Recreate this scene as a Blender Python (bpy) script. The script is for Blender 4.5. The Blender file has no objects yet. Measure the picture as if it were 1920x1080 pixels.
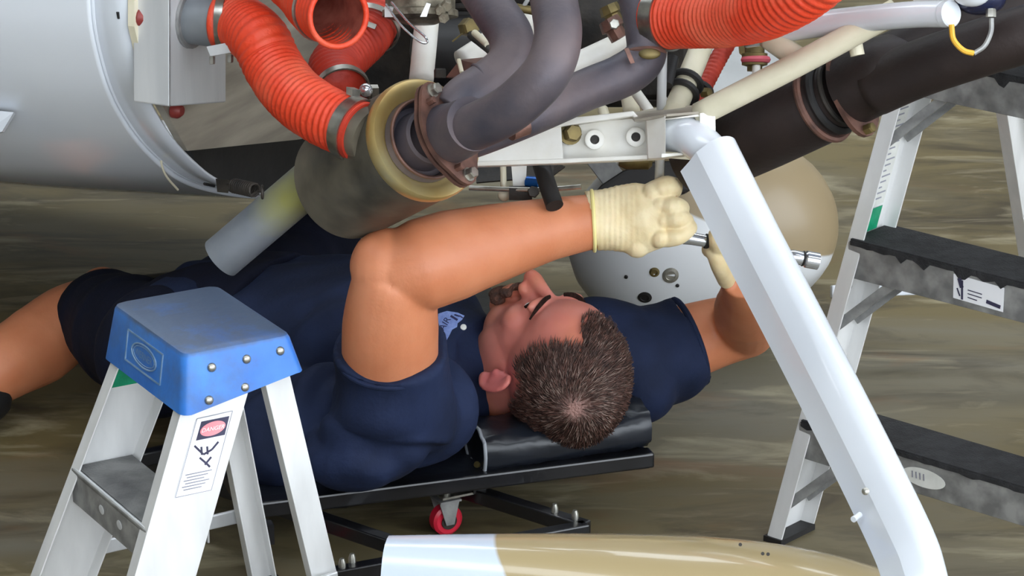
import bpy, bmesh, math, random
import numpy as np
from mathutils import Vector, Matrix, noise

random.seed(7)
V = Vector
scene = bpy.context.scene
COL = scene.collection

# ------------------------------------------------------------------ camera
FPX = 6000.0                      # focal length in pixels of the 1920 px frame
PITCH = math.radians(19.0)
CAM_H = 1.75                      # a standing photographer
SN, CS = math.sin(PITCH), math.cos(PITCH)
cam_data = bpy.data.cameras.new('camera')
cam_data.sensor_width = 36.0
cam_data.lens = 36.0 * FPX / 1920.0
cam_data.clip_start = 0.05
cam_data.clip_end = 100
cam = bpy.data.objects.new('camera', cam_data)
COL.objects.link(cam)
cam.location = (0, 0, CAM_H)
cam.rotation_euler = (math.pi / 2 - PITCH, 0, 0)
scene.camera = cam

# ------------------------------------------------------------------ daylight and exposure
world = bpy.data.worlds.new('overcast_sky')
scene.world = world
world.use_nodes = True
bg = world.node_tree.nodes['Background']
bg.inputs[0].default_value = (0.86, 0.93, 1.0, 1)
bg.inputs[1].default_value = 4.2
vs = scene.view_settings
vs.view_transform = 'Standard'
vs.look = 'None'
vs.gamma = 1.0
vs.exposure = 0.34
vs.use_curve_mapping = False

# ------------------------------------------------------------------ geometry helpers
def P(u, v, Z):
    """point seen at pixel (u, v) at depth Z along the optical axis"""
    a, b = (u - 960.0) / FPX, (v - 540.0) / FPX
    return V((a * Z, Z * (CS - b * SN), CAM_H - Z * (SN + b * CS)))

def H(u, v, z):
    """point seen at pixel (u, v) at height z above the floor"""
    b = (v - 540.0) / FPX
    return P(u, v, (CAM_H - z) / (SN + b * CS))

RT = V((1, 0, 0)); UPV = V((0, SN, CS)); TOC = V((0, -CS, SN))   # picture right, up, towards the viewer
FWD = V((0.9, -0.43, 0)).normalized()      # the airplane's forward direction
LAT = V((0.43, 0.9, 0)).normalized()       # across the airplane, to its far side
FW0 = P(415, 345, 4.47)                    # a point on the firewall plane

def PL(u, v, off=0.0):
    """point seen at pixel (u, v) on a plane parallel to the firewall"""
    a, b = (u - 960.0) / FPX, (v - 540.0) / FPX
    d = V((a, CS - b * SN, -SN - b * CS))
    c = V((0, 0, CAM_H))
    t = ((FW0 + FWD * off - c).dot(FWD)) / d.dot(FWD)
    return c + d * t

def lin(c):
    return tuple(((x / 12.92) if x <= 0.04045 else ((x + 0.055) / 1.055) ** 2.4) for x in c)

def rgb(r, g, b):
    return lin((r / 255.0, g / 255.0, b / 255.0)) + (1.0,)

def catmull(pts, res):
    pts = [V(p) for p in pts]
    if len(pts) < 3 or res <= 1:
        out = []
        for i in range(len(pts) - 1):
            for k in range(max(1, res)):
                out.append(pts[i].lerp(pts[i + 1], k / max(1, res)))
        return out + [pts[-1]]
    q = [pts[0] * 2 - pts[1]] + pts + [pts[-1] * 2 - pts[-2]]
    out = []
    for i in range(1, len(q) - 2):
        p0, p1, p2, p3 = q[i - 1], q[i], q[i + 1], q[i + 2]
        for k in range(res):
            t = k / res
            out.append(0.5 * ((2 * p1) + (p2 - p0) * t + (2 * p0 - 5 * p1 + 4 * p2 - p3) * t * t
                              + (3 * p1 - p0 - 3 * p2 + p3) * t ** 3))
    return out + [pts[-1]]

def lerp_list(vals, n_out):
    n = len(vals) - 1
    out = []
    for i in range(n_out):
        t = i / (n_out - 1) * n
        k = min(int(t), n - 1)
        out.append(vals[k] + (vals[k + 1] - vals[k]) * (t - k))
    return out

class MB:
    """collects shapes that become ONE mesh"""
    def __init__(s):
        s.v = []; s.f = []
    def add(s, vs_, fs):
        o = len(s.v)
        s.v += [V(p) for p in vs_]
        s.f += [tuple(i + o for i in f) for f in fs]
        return s
    def box(s, c, size, ax=None):
        c = V(c); ax = ax or (V((1, 0, 0)), V((0, 1, 0)), V((0, 0, 1)))
        h = [ax[i] * (size[i] / 2) for i in range(3)]
        vs_ = [c + h[0] * x + h[1] * y + h[2] * z for x in (-1, 1) for y in (-1, 1) for z in (-1, 1)]
        return s.add(vs_, [(0, 1, 3, 2), (4, 6, 7, 5), (0, 4, 5, 1), (2, 3, 7, 6), (0, 2, 6, 4), (1, 5, 7, 3)])
    def bar(s, a, b, w, t, up=V((0, 0, 1))):
        a, b = V(a), V(b); d = (b - a); L = d.length; d.normalize()
        x = d.cross(V(up))
        if x.length < 1e-4: x = d.cross(V((1, 0, 0)))
        x.normalize(); y = x.cross(d)
        return s.box((a + b) / 2, (L, w, t), (d, x, y))
    def prism(s, poly, ext):
        ext = V(ext); poly = [V(p) for p in poly]; n = len(poly)
        nrm = V((0, 0, 0))
        for i in range(n):
            nrm += (poly[i] - poly[0]).cross(poly[(i + 1) % n] - poly[0])
        if nrm.dot(ext) > 0: poly = poly[::-1]
        vs_ = poly + [p + ext for p in poly]
        fs = [tuple(range(n)), tuple(range(2 * n - 1, n - 1, -1))]
        fs += [(i, i + n, (i + 1) % n + n, (i + 1) % n) for i in range(n)]
        return s.add(vs_, fs)
    def rings(s, rings, cap0=True, cap1=True, closed=True):
        n = len(rings[0]); vs_ = [p for r in rings for p in r]; fs = []
        for i in range(len(rings) - 1):
            for k in range(n if closed else n - 1):
                a = i * n + k; b = i * n + (k + 1) % n
                fs.append((a, b, b + n, a + n))
        if cap0: fs.append(tuple(range(n - 1, -1, -1)))
        if cap1: fs.append(tuple(range((len(rings) - 1) * n, len(rings) * n)))
        return s.add(vs_, fs)
    def frames(s, path, up=None):
        T = []
        for i in range(len(path)):
            d = path[min(i + 1, len(path) - 1)] - path[max(i - 1, 0)]
            T.append(d.normalized() if d.length > 1e-9 else V((0, 0, 1)))
        u = V(up) if up is not None else (V((0, 0, 1)) if abs(T[0].z) < 0.9 else V((1, 0, 0)))
        fr = []
        for t in T:
            x = (u - t * u.dot(t))
            if x.length < 1e-6: x = t.orthogonal()
            x.normalize(); y = t.cross(x); fr.append((x, y))
            u = V(up) if up is not None else x
        return fr
    def tube(s, pts, rad, seg=16, res=6, up=None, cap0=True, cap1=True, flat=1.0, rfun=None):
        path = catmull(pts, res)
        rs = [rad] * len(path) if isinstance(rad, (int, float)) else lerp_list(list(rad), len(path))
        fl = [flat] * len(path) if isinstance(flat, (int, float)) else lerp_list(list(flat), len(path))
        fr = s.frames(path, up); R = []
        for i, p in enumerate(path):
            x, y = fr[i]
            R.append([p + (x * math.cos(2 * math.pi * k / seg) + y * (fl[i] * math.sin(2 * math.pi * k / seg)))
                      * (rs[i] * (rfun(i, k) if rfun else 1)) for k in range(seg)])
        return s.rings(R, cap0, cap1)
    def sweep(s, pts, prof, scales=1.0, up=V((0, 0, 1)), res=6):
        path = catmull(pts, res); fr = s.frames(path, up)
        sc = [scales] * len(path) if isinstance(scales, (int, float)) else lerp_list(list(scales), len(path))
        R = [[p + (fr[i][0] * a + fr[i][1] * b) * sc[i] for a, b in prof] for i, p in enumerate(path)]
        return s.rings(R)
    def lathe(s, c, axis, prof, seg=32, cap0=True, cap1=True):
        c = V(c); a = V(axis).normalized(); x = a.orthogonal().normalized(); y = a.cross(x)
        R = [[c + a * h + (x * math.cos(2 * math.pi * k / seg) + y * math.sin(2 * math.pi * k / seg)) * r
              for k in range(seg)] for r, h in prof]
        return s.rings(R, cap0, cap1)
    def ell(s, c, r, ax=None, seg=20, rng=12, e=1.0):
        c = V(c); ax = ax or (V((1, 0, 0)), V((0, 1, 0)), V((0, 0, 1)))
        if isinstance(r, (int, float)): r = (r, r, r)
        pw = lambda t: math.copysign(abs(t) ** e, t)
        vs_ = [c + ax[2] * r[2]]
        for i in range(1, rng):
            th = math.pi * i / rng
            for k in range(seg):
                ph = 2 * math.pi * k / seg
                vs_.append(c + ax[0] * (r[0] * pw(math.sin(th)) * pw(math.cos(ph)))
                           + ax[1] * (r[1] * pw(math.sin(th)) * pw(math.sin(ph))) + ax[2] * (r[2] * pw(math.cos(th))))
        vs_.append(c - ax[2] * r[2])
        fs = [(0, 1 + k, 1 + (k + 1) % seg) for k in range(seg)]
        for i in range(rng - 2):
            for k in range(seg):
                a = 1 + i * seg + k; b = 1 + i * seg + (k + 1) % seg
                fs.append((a, a + seg, b + seg, b))
        last = len(vs_) - 1; o = 1 + (rng - 2) * seg
        fs += [(last, o + (k + 1) % seg, o + k) for k in range(seg)]
        return s.add(vs_, fs)
    def torus(s, c, axis, R, r, seg=32, rs=10):
        c = V(c); a = V(axis).normalized(); x = a.orthogonal().normalized(); y = a.cross(x); vs_ = []; fs = []
        for i in range(seg):
            t = 2 * math.pi * i / seg; d = x * math.cos(t) + y * math.sin(t)
            for k in range(rs):
                q = 2 * math.pi * k / rs
                vs_.append(c + d * (R + r * math.cos(q)) + a * (r * math.sin(q)))
        for i in range(seg):
            for k in range(rs):
                fs.append((i * rs + k, ((i + 1) % seg) * rs + k, ((i + 1) % seg) * rs + (k + 1) % rs, i * rs + (k + 1) % rs))
        return s.add(vs_, fs)
    def hex(s, c, axis, r, h, washer=0):
        if washer: s.lathe(c, axis, [(washer, 0), (washer, h * 0.25)], 20); c = V(c) + V(axis).normalized() * h * 0.25
        return s.lathe(c, axis, [(r, 0), (r, h * 0.8), (r * 0.86, h)], 6)

ORG = {}
def root(name, loc, label, cat, group=None):
    o = bpy.data.objects.new(name, None); COL.objects.link(o)
    o.location = loc; o['label'] = label; o['category'] = cat
    if group: o['group'] = group
    o.empty_display_size = 0.1
    ORG[o] = V(loc)
    return o

def finish_mesh(me, smooth=True, angle=40):
    bm = bmesh.new(); bm.from_mesh(me)
    bmesh.ops.remove_doubles(bm, verts=bm.verts, dist=1e-6)
    bmesh.ops.recalc_face_normals(bm, faces=bm.faces)
    bm.to_mesh(me); bm.free()
    for p in me.polygons: p.use_smooth = smooth
    if smooth and angle < 180: me.set_sharp_from_angle(angle=math.radians(angle))

def obj(name, mb, mat, parent=None, smooth=True, angle=40, bevel=0, label=None, fix=True, subs=0, solid=0):
    """link a collection of shapes as one mesh, origin at its middle"""
    if isinstance(mb, MB):
        me = bpy.data.meshes.new(name); me.from_pydata([tuple(v) for v in mb.v], [], mb.f)
        if fix: finish_mesh(me, smooth, angle)
        else:
            for p in me.polygons: p.use_smooth = smooth
    else: me = mb
    co = np.empty(len(me.vertices) * 3); me.vertices.foreach_get('co', co); co = co.reshape(-1, 3)
    c = V(((co.min(0) + co.max(0)) / 2).tolist())
    me.transform(Matrix.Translation(-c)); me.update()
    o = bpy.data.objects.new(name, me); COL.objects.link(o)
    me.materials.clear()
    for m in (mat if isinstance(mat, (list, tuple)) else [mat]): me.materials.append(m)
    o.location = c - (ORG[parent] if parent else V((0, 0, 0)))
    ORG[o] = c
    if parent: o.parent = parent
    if label: o['label'] = label
    if solid:
        m = o.modifiers.new('solid', 'SOLIDIFY'); m.thickness = solid; m.offset = -1
    if subs:
        m = o.modifiers.new('subd', 'SUBSURF'); m.levels = subs; m.render_levels = subs
    if bevel:
        m = o.modifiers.new('bevel', 'BEVEL'); m.width = bevel; m.segments = 2; m.limit_method = 'ANGLE'
        m.angle_limit = math.radians(40)
    return o

def struct(name, mb, mat, **k):
    o = obj(name, mb, mat, **k); o['kind'] = 'structure'; return o

def text_mb(body, size, org, xd, yd, lift=0.0003, thick=0.0004):
    """flat lettering: mesh of a text curve laid on org with x along xd and y along yd"""
    cu = bpy.data.curves.new('lettering', 'FONT'); cu.body = body; cu.size = size
    cu.align_x = 'CENTER'; cu.align_y = 'CENTER'; cu.resolution_u = 3
    t = bpy.data.objects.new('lettering', cu); COL.objects.link(t)
    dg = bpy.context.evaluated_depsgraph_get(); me = bpy.data.meshes.new_from_object(t.evaluated_get(dg))
    bpy.data.objects.remove(t); bpy.data.curves.remove(cu)
    xd = V(xd).normalized(); yd = V(yd).normalized(); n = xd.cross(yd).normalized()
    m = MB(); m.add([V(org) + xd * v.co.x + yd * v.co.y + n * (lift + thick) for v in me.vertices],
                    [tuple(p.vertices) for p in me.polygons])
    bpy.data.meshes.remove(me)
    return m

# ------------------------------------------------------------------ materials
def mat(name, c1, c2=None, rough=0.5, metal=0.0, scale=8.0, bump=0.0, bscale=None, stretch=(1, 1, 1),
        coat=0.0, r2=None, sss=0.0, spec=None, detail=5.0, lo=0.35, hi=0.65):
    m = bpy.data.materials.new(name); m.use_nodes = True
    nt = m.node_tree; b = nt.nodes['Principled BSDF']; L = nt.links.new
    b.inputs['Roughness'].default_value = rough; b.inputs['Metallic'].default_value = metal
    b.inputs['Coat Weight'].default_value = coat
    if spec is not None: b.inputs['Specular IOR Level'].default_value = spec
    if sss:
        b.inputs['Subsurface Weight'].default_value = sss
        b.inputs['Subsurface Radius'].default_value = (0.012, 0.004, 0.002); b.inputs['Subsurface Scale'].default_value = 1.0
    tc = nt.nodes.new('ShaderNodeTexCoord'); mp = nt.nodes.new('ShaderNodeMapping')
    mp.inputs['Scale'].default_value = stretch; L(tc.outputs['Object'], mp.inputs[0])
    n = nt.nodes.new('ShaderNodeTexNoise'); n.inputs['Scale'].default_value = scale; n.inputs['Detail'].default_value = detail
    L(mp.outputs[0], n.inputs['Vector'])
    rp = nt.nodes.new('ShaderNodeValToRGB')
    rp.color_ramp.elements[0].position = lo; rp.color_ramp.elements[1].position = hi
    rp.color_ramp.elements[0].color = c1; rp.color_ramp.elements[1].color = c2 or c1
    L(n.outputs[0], rp.inputs[0]); L(rp.outputs[0], b.inputs['Base Color'])
    if r2 is not None:
        mr = nt.nodes.new('ShaderNodeMapRange'); mr.inputs[1].default_value = 0.3; mr.inputs[2].default_value = 0.7
        mr.inputs[3].default_value = rough; mr.inputs[4].default_value = r2
        L(n.outputs[0], mr.inputs[0]); L(mr.outputs[0], b.inputs['Roughness'])
    if bump:
        n2 = nt.nodes.new('ShaderNodeTexNoise'); n2.inputs['Scale'].default_value = bscale or scale * 4
        n2.inputs['Detail'].default_value = 6; L(mp.outputs[0], n2.inputs['Vector'])
        bp = nt.nodes.new('ShaderNodeBump'); bp.inputs['Strength'].default_value = bump; bp.inputs['Distance'].default_value = 0.01
        L(n2.outputs[0], bp.inputs['Height']); L(bp.outputs[0], b.inputs['Normal'])
    return m

def add_spot(m, center, radius, col, soft=0.5, space='Object', amount=1.0, squash=(1, 1, 1)):
    """blend another real colour (stain, heat tint, scalp) into a material round one point of the object"""
    nt = m.node_tree; L = nt.links.new; b = nt.nodes['Principled BSDF']
    src = b.inputs['Base Color'].links[0].from_socket
    tc = nt.nodes.new('ShaderNodeTexCoord'); mp = nt.nodes.new('ShaderNodeMapping'); mp.vector_type = 'POINT'
    mp.inputs['Location'].default_value = [-center[i] * squash[i] for i in range(3)]; mp.inputs['Scale'].default_value = squash
    L(tc.outputs[space], mp.inputs[0])
    ln = nt.nodes.new('ShaderNodeVectorMath'); ln.operation = 'LENGTH'; L(mp.outputs[0], ln.inputs[0])
    n = nt.nodes.new('ShaderNodeTexNoise'); n.inputs['Scale'].default_value = 2.0 / radius; n.inputs['Detail'].default_value = 4
    L(mp.outputs[0], n.inputs['Vector'])
    ad = nt.nodes.new('ShaderNodeMath'); ad.operation = 'MULTIPLY_ADD'; ad.inputs[1].default_value = radius * 0.6
    L(n.outputs[0], ad.inputs[0]); L(ln.outputs['Value'], ad.inputs[2])
    mr = nt.nodes.new('ShaderNodeMapRange'); mr.inputs[1].default_value = radius * (1.3 - soft); mr.inputs[2].default_value = radius * (1.3 + soft)
    mr.inputs[3].default_value = amount; mr.inputs[4].default_value = 0.0
    L(ad.outputs[0], mr.inputs[0])
    mx = nt.nodes.new('ShaderNodeMix'); mx.data_type = 'RGBA'; L(mr.outputs[0], mx.inputs['Factor'])
    L(src, mx.inputs['A']); mx.inputs['B'].default_value = col; L(mx.outputs['Result'], b.inputs['Base Color'])
    return m

def two_tone(name, ca, cb, nrm, off, rough=0.25, coat=0.6, edge=0.002):
    """paint scheme: colour ca on one side of a plane through the object, cb on the other"""
    m = mat(name, ca, ca, rough=rough, coat=coat); nt = m.node_tree; L = nt.links.new; b = nt.nodes['Principled BSDF']
    tc = nt.nodes.new('ShaderNodeTexCoord'); d = nt.nodes.new('ShaderNodeVectorMath'); d.operation = 'DOT_PRODUCT'
    L(tc.outputs['Object'], d.inputs[0]); d.inputs[1].default_value = nrm
    mr = nt.nodes.new('ShaderNodeMapRange'); mr.inputs[1].default_value = off - edge; mr.inputs[2].default_value = off + edge
    L(d.outputs['Value'], mr.inputs[0])
    mx = nt.nodes.new('ShaderNodeMix'); mx.data_type = 'RGBA'; L(mr.outputs[0], mx.inputs['Factor'])
    mx.inputs['A'].default_value = ca; mx.inputs['B'].default_value = cb
    L(mx.outputs['Result'], b.inputs['Base Color'])
    return m

M = {}
M['white'] = mat('white_gloss_paint', rgb(210, 215, 222), rgb(220, 224, 230), 0.22, coat=0.5, scale=3)
M['white_mount'] = mat('white_mount_paint', rgb(226, 222, 212), rgb(236, 234, 228), 0.4, scale=20, bump=0.05)
M['cream'] = mat('cream_mount_paint', rgb(205, 198, 172), rgb(222, 214, 190), 0.4, scale=15, bump=0.05)
M['steel'] = mat('stainless_sheet', rgb(150, 142, 130), rgb(182, 174, 158), 0.4, 0.35, scale=5, stretch=(1, 1, 8), bump=0.04, r2=0.5)
M['alu'] = mat('aluminium_sheet', rgb(200, 202, 204), rgb(216, 217, 218), 0.35, 0.35, scale=30, stretch=(1, 1, 0.1), bump=0.03)
M['alu_rail'] = mat('aluminium_rail', rgb(214, 214, 213), rgb(228, 228, 227), 0.40, 0.25, scale=9, stretch=(3, 3, 0.8), bump=0.02, r2=0.5)
M['alu_dark'] = mat('worn_and_shaded_aluminium', rgb(130, 130, 130), rgb(168, 168, 166), 0.45, 0.5, scale=40, bump=0.06, r2=0.6)  # worn metal; also paints the shade on the heater box side
M['chrome'] = mat('chrome_tool_steel', rgb(206, 212, 222), rgb(222, 226, 232), 0.16, 0.8)
M['clamp'] = mat('clamp_band_steel', rgb(140, 138, 132), rgb(180, 178, 170), 0.3, 0.95, scale=60)
M['orange'] = mat('orange_silicone_duct', rgb(216, 62, 30), rgb(224, 108, 78), 0.5, scale=13, bump=0.2, bscale=180, lo=0.45, hi=0.8, detail=9)
M['orange_in'] = mat('shaded_duct_inside', rgb(130, 58, 46), rgb(170, 96, 80), 0.7, scale=40, bump=0.1)  # inside of the open duct, its shade put in as a darker colour
M['red_hose'] = mat('dark_red_duct', rgb(170, 44, 26), rgb(196, 58, 36), 0.55, scale=25, bump=0.15, bscale=150)
M['exhaust'] = mat('heat_blued_exhaust', rgb(62, 62, 74), rgb(108, 96, 98), 0.46, 0.35, scale=9, bump=0.08, bscale=120, r2=0.62)
M['exhaust_dark'] = mat('dark_exhaust', rgb(30, 24, 24), rgb(52, 42, 40), 0.55, 0.35, scale=9, bump=0.08, bscale=120)  # darker version of the exhaust metal for the far side
M['exhaust_rust'] = mat('browned_exhaust_flange', rgb(86, 64, 58), rgb(128, 92, 80), 0.5, 0.5, scale=30, bump=0.1)
M['muffler'] = mat('grey_muffler_shell', rgb(74, 71, 64), rgb(128, 120, 104), 0.42, 0.5, scale=11, bump=0.05, bscale=60, r2=0.7)
M['gold_rim'] = mat('straw_tinted_steel', rgb(190, 152, 78), rgb(214, 200, 150), 0.35, 0.7, scale=8)
M['tail'] = mat('blue_grey_tailpipe', rgb(112, 118, 124), rgb(134, 138, 142), 0.5, 0.3, scale=12, bump=0.04)
M['black'] = mat('black_rubber', rgb(18, 17, 18), rgb(30, 28, 28), 0.6, scale=20, bump=0.05)
M['dark_metal'] = mat('dark_engine_casting', rgb(20, 18, 17), rgb(52, 46, 40), 0.6, 0.2, scale=25, bump=0.15)
M['grime_alu'] = mat('grimy_cast_aluminium', rgb(84, 78, 66), rgb(150, 142, 124), 0.5, 0.5, scale=40, bump=0.2)
M['brass'] = mat('brass_fitting', rgb(84, 74, 46), rgb(128, 112, 70), 0.5, 0.6, scale=30)
M['bolt'] = mat('zinc_bolt', rgb(150, 148, 140), rgb(190, 188, 180), 0.35, 0.9, scale=60)
M['rust_bolt'] = mat('red_sealed_bolt', rgb(112, 36, 34), rgb(140, 52, 46), 0.5, scale=60)
M['blue_anod'] = mat('blue_anodised_fitting', rgb(30, 90, 170), rgb(40, 110, 190), 0.3, 0.6)
M['pink'] = mat('red_sealant', rgb(196, 70, 90), rgb(214, 96, 110), 0.5)
M['yellow'] = mat('yellow_cable_sleeve', rgb(214, 160, 40), rgb(226, 176, 60), 0.45)
M['navy_gloss'] = mat('navy_gloss_paint', rgb(16, 22, 50), rgb(22, 30, 62), 0.25, coat=0.4)
M['red_paint'] = mat('red_paint', rgb(150, 24, 50), rgb(160, 34, 60), 0.3)
# ------------------------------------------------------------------ hangar
def floor_material():
    m = mat('stained_concrete', rgb(92, 80, 48), rgb(122, 108, 72), 0.42, scale=0.9, stretch=(0.35, 1.0, 1), detail=8, bump=0.03, bscale=30, r2=0.6)
    nt = m.node_tree; L = nt.links.new; b = nt.nodes['Principled BSDF']
    src = b.inputs['Base Color'].links[0].from_socket
    tc = nt.nodes.new('ShaderNodeTexCoord')
    def layer(src, sc, st, lo, hi, col, amt, det=7.0, rough=0.6):
        mp = nt.nodes.new('ShaderNodeMapping'); mp.inputs['Scale'].default_value = st; L(tc.outputs['Object'], mp.inputs[0])
        n = nt.nodes.new('ShaderNodeTexNoise'); n.inputs['Scale'].default_value = sc; n.inputs['Detail'].default_value = det
        n.inputs['Roughness'].default_value = rough; n.inputs['Distortion'].default_value = 0.6; L(mp.outputs[0], n.inputs['Vector'])
        mr = nt.nodes.new('ShaderNodeMapRange'); mr.inputs[1].default_value = lo; mr.inputs[2].default_value = hi
        mr.inputs[4].default_value = amt; L(n.outputs[0], mr.inputs[0])
        mx = nt.nodes.new('ShaderNodeMix'); mx.data_type = 'RGBA'; L(mr.outputs[0], mx.inputs['Factor'])
        L(src, mx.inputs['A']); mx.inputs['B'].default_value = col
        return mx.outputs['Result']
    s = layer(src, 1.6, (0.5, 1.3, 1), 0.45, 0.7, rgb(116, 112, 100), 0.85)
    s = layer(s, 5.0, (0.6, 1.6, 1), 0.48, 0.64, rgb(54, 44, 28), 0.8)
    s = layer(s, 7.0, (0.5, 1.8, 1), 0.54, 0.68, rgb(170, 160, 132), 0.65)
    s = layer(s, 3.2, (0.7, 1.5, 1), 0.57, 0.70, rgb(118, 80, 44), 0.6)
    L(s, b.inputs['Base Color'])
    return m
M['floor'] = floor_material()
M['wall'] = mat('painted_steel_siding', rgb(150, 148, 140), rgb(165, 163, 154), 0.6, scale=1.5)
M['ceil'] = mat('roof_deck', rgb(150, 148, 142), rgb(168, 166, 160), 0.7, scale=1.5)
X0, X1, Y0, Y1, HH = -7.0, 7.0, -3.5, 11.0, 5.5
struct('floor', MB().box((0, (Y0 - 6 + Y1) / 2, -0.1), (40, Y1 - Y0 + 6, 0.2)), M['floor'], smooth=False)
struct('wall_back', MB().box((0, Y1 + 0.1, HH / 2), (X1 - X0, 0.2, HH)), M['wall'], smooth=False)
struct('wall_left', MB().box((X0 - 0.1, (Y0 + Y1) / 2, HH / 2), (0.2, Y1 - Y0, HH)), M['wall'], smooth=False)
struct('wall_right', MB().box((X1 + 0.1, (4.0 + Y1) / 2, HH / 2), (0.2, Y1 - 4.0, HH)), M['wall'], smooth=False)   # stopped short to let daylight in from the right
struct('wall_front', MB().box(((X0 - 1.6) / 2, Y0 - 0.1, HH / 2), (-1.6 - X0, 0.2, HH)), M['wall'], smooth=False)  # unseen piece added to shut off daylight from the left
ce = MB()                                   # roof deck; open strips added to let daylight down on scene and back floor
ys = [Y0, 0.6, 2.2, 6.9, 8.7, Y1]
for i in range(0, len(ys) - 1, 2):
    ce.box((0, (ys[i] + ys[i + 1]) / 2, HH + 0.08), (X1 - X0, ys[i + 1] - ys[i], 0.16))
for x in (-6.2, 6.2):
    ce.box((x, (Y0 + Y1) / 2, HH + 0.08), (1.6, Y1 - Y0, 0.16))
struct('ceiling', ce, M['ceil'], smooth=False)
# ------------------------------------------------------------------ the airplane
plane = root('airplane', (0.0, 4.5, 0.0), 'white and tan light airplane with its cowling off, engine pipes bared above the mechanic', 'airplane')
AP = lambda name, mb, m, par=None, **k: obj(name, mb, m, par or plane, **k)

# fuselage: the rim where the cowling sits, carried aft
rim_px = [(470, -560), (360, -430), (290, -290), (252, -150), (238, -60), (237, 0), (245, 80), (273, 180), (318, 260), (372, 318), (415, 347), (470, 364), (540, 374), (640, 376), (760, 360), (900, 320), (1000, 260)]
seam_off = -0.055
def rim_curve(off, shrink=0.0):
    pts = catmull([PL(u, v) for u, v in rim_px], 5)
    c = PL(640, -260)
    out = []
    for p in pts:
        q = p + FWD * off
        d = (p - c); q -= d.normalized() * shrink
        q.z += 0.10 * min(0.0, off - seam_off) * max(0.0, min(1.0, (1.0 - p.z) / 0.5))
        out.append(q)
    return out
def sheet(curves):
    m = MB(); n = len(curves[0])
    m.add([p for c in curves for p in c], [(i * n + k, i * n + k + 1, (i + 1) * n + k + 1, (i + 1) * n + k)
          for i in range(len(curves) - 1) for k in range(n - 1)])
    return m
fus = AP('fuselage_skin', sheet([rim_curve(seam_off - t, 0.002 + 0.10 * (t / 1.6) ** 2) for t in (0, 0.004, 0.1, 0.3, 0.6, 1.0, 1.6)]), M['white'], angle=60, solid=0.008)
AP('cowl_flange', sheet([rim_curve(seam_off - 0.03, 0.007), rim_curve(-0.02, 0.006), rim_curve(0.0, 0.006)]), M['white'], angle=60, solid=0.004)
# bright seam bead along the skin edge, and the kinked lower joint
bead = [p for p in rim_curve(seam_off + 0.001, 0.003)]
AP('seam_bead', MB().tube(bead[8:], 0.003, 8, 1), M['white'])
for (u, v, du, dv) in [(223, 24, 2, 12), (313, 262, 14, 12), (385, 345, 18, 4)]:
    a, b = PL(u, v, -0.02), PL(u + du, v + dv, -0.02)
    AP('fastener_slot', MB().tube([a + TOC * 0.012, b + TOC * 0.012], 0.0022, 8, 1), M['black'])
AP('belly_seam', MB().tube([PL(u, v, seam_off) + TOC * 0.004 for u, v in [(306, 284), (303, 304), (312, 330), (334, 356)]], 0.0016, 8, 6), M['cream'])
# white plate put in for a small fin-like highlight on the skin
AP('fin_highlight', MB().prism([P(-40, 205, 4.40), P(30, 212, 4.37), P(8, 248, 4.37), P(-40, 262, 4.40)], TOC * 0.02), M['white'])

# firewall
fw = [(258, -120), (258, 60), (300, 190), (352, 283), (556, 262), (700, 240), (880, 200), (1050, 150), (1050, -120)]
AP('firewall', MB().prism([PL(u, v, 0.004) for u, v in fw], -FWD * 0.012), M['steel'], smooth=False)
AP('air_exit_shade', MB().prism([PL(352, 270, -0.03), PL(372, 318, -0.03), PL(415, 344, -0.03), PL(480, 366, -0.03), PL(640, 372, -0.03), PL(900, 300, -0.03), PL(900, 190, -0.03)], -FWD * 0.02), M['black'], smooth=False)  # black sheet set back to stand for the opening's dark inside
AP('firewall_edge_strip', MB().prism([PL(252, -120, 0.012), PL(252, 50, 0.012), PL(268, 120, 0.012), PL(285, 120, 0.012), PL(268, 40, 0.012), PL(268, -120, 0.012)], -FWD * 0.01), M['cream'], smooth=False)
for (u, v, r) in [(257, 31, 0.013), (281, 135, 0.010), (325, 206, 0.011), (700, 42, 0.006), (703, 92, 0.006)]:
    AP('sealed_bolt', MB().lathe(PL(u, v, 0.006), FWD, [(r, 0), (r, 0.008), (r * 0.6, 0.014)], 14), M['rust_bolt'] if r > 0.007 else M['brass'])
# heater box with its spigot
bx = [(318, -60), (318, 200), (424, 192), (424, -60)]
off = 0.06
AP('heater_box', MB().prism([PL(u, v, off) for u, v in bx], -FWD * 0.056), M['alu'], smooth=False, bevel=0.002)
AP('heater_box_shade_side', MB().prism([PL(318, -60, off), PL(318, 200, off), PL(272, 186, 0.006), PL(268, -60, 0.006)], LAT * 0.003), M['alu_dark'], smooth=False)  # left face of the box, its shade put in by darker metal
sp0 = PL(356, 34, 0.058); sp1 = sp0 + FWD * 0.052
AP('heater_spigot', MB().tube([sp0, sp1], 0.034, 28, 1), M['tail'])
AP('spigot_flange', MB().lathe(sp0 + (sp1 - sp0) * 0.05, sp1 - sp0, [(0.040, 0), (0.040, 0.004)], 28), M['alu_dark'])
AP('spigot_tab', MB().prism([P(388, 88, 4.15), P(430, 80, 4.14), P(440, 98, 4.14), P(395, 106, 4.15)], TOC * 0.006), M['alu'], smooth=False)
for k in range(2):
    AP('tab_bolt', MB().hex(P(398 + 34 * k, 106 - 3 * k, 4.145), -UPV, 0.004, 0.010), M['bolt'])

def px(n, Z): return n * Z / FPX

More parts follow.
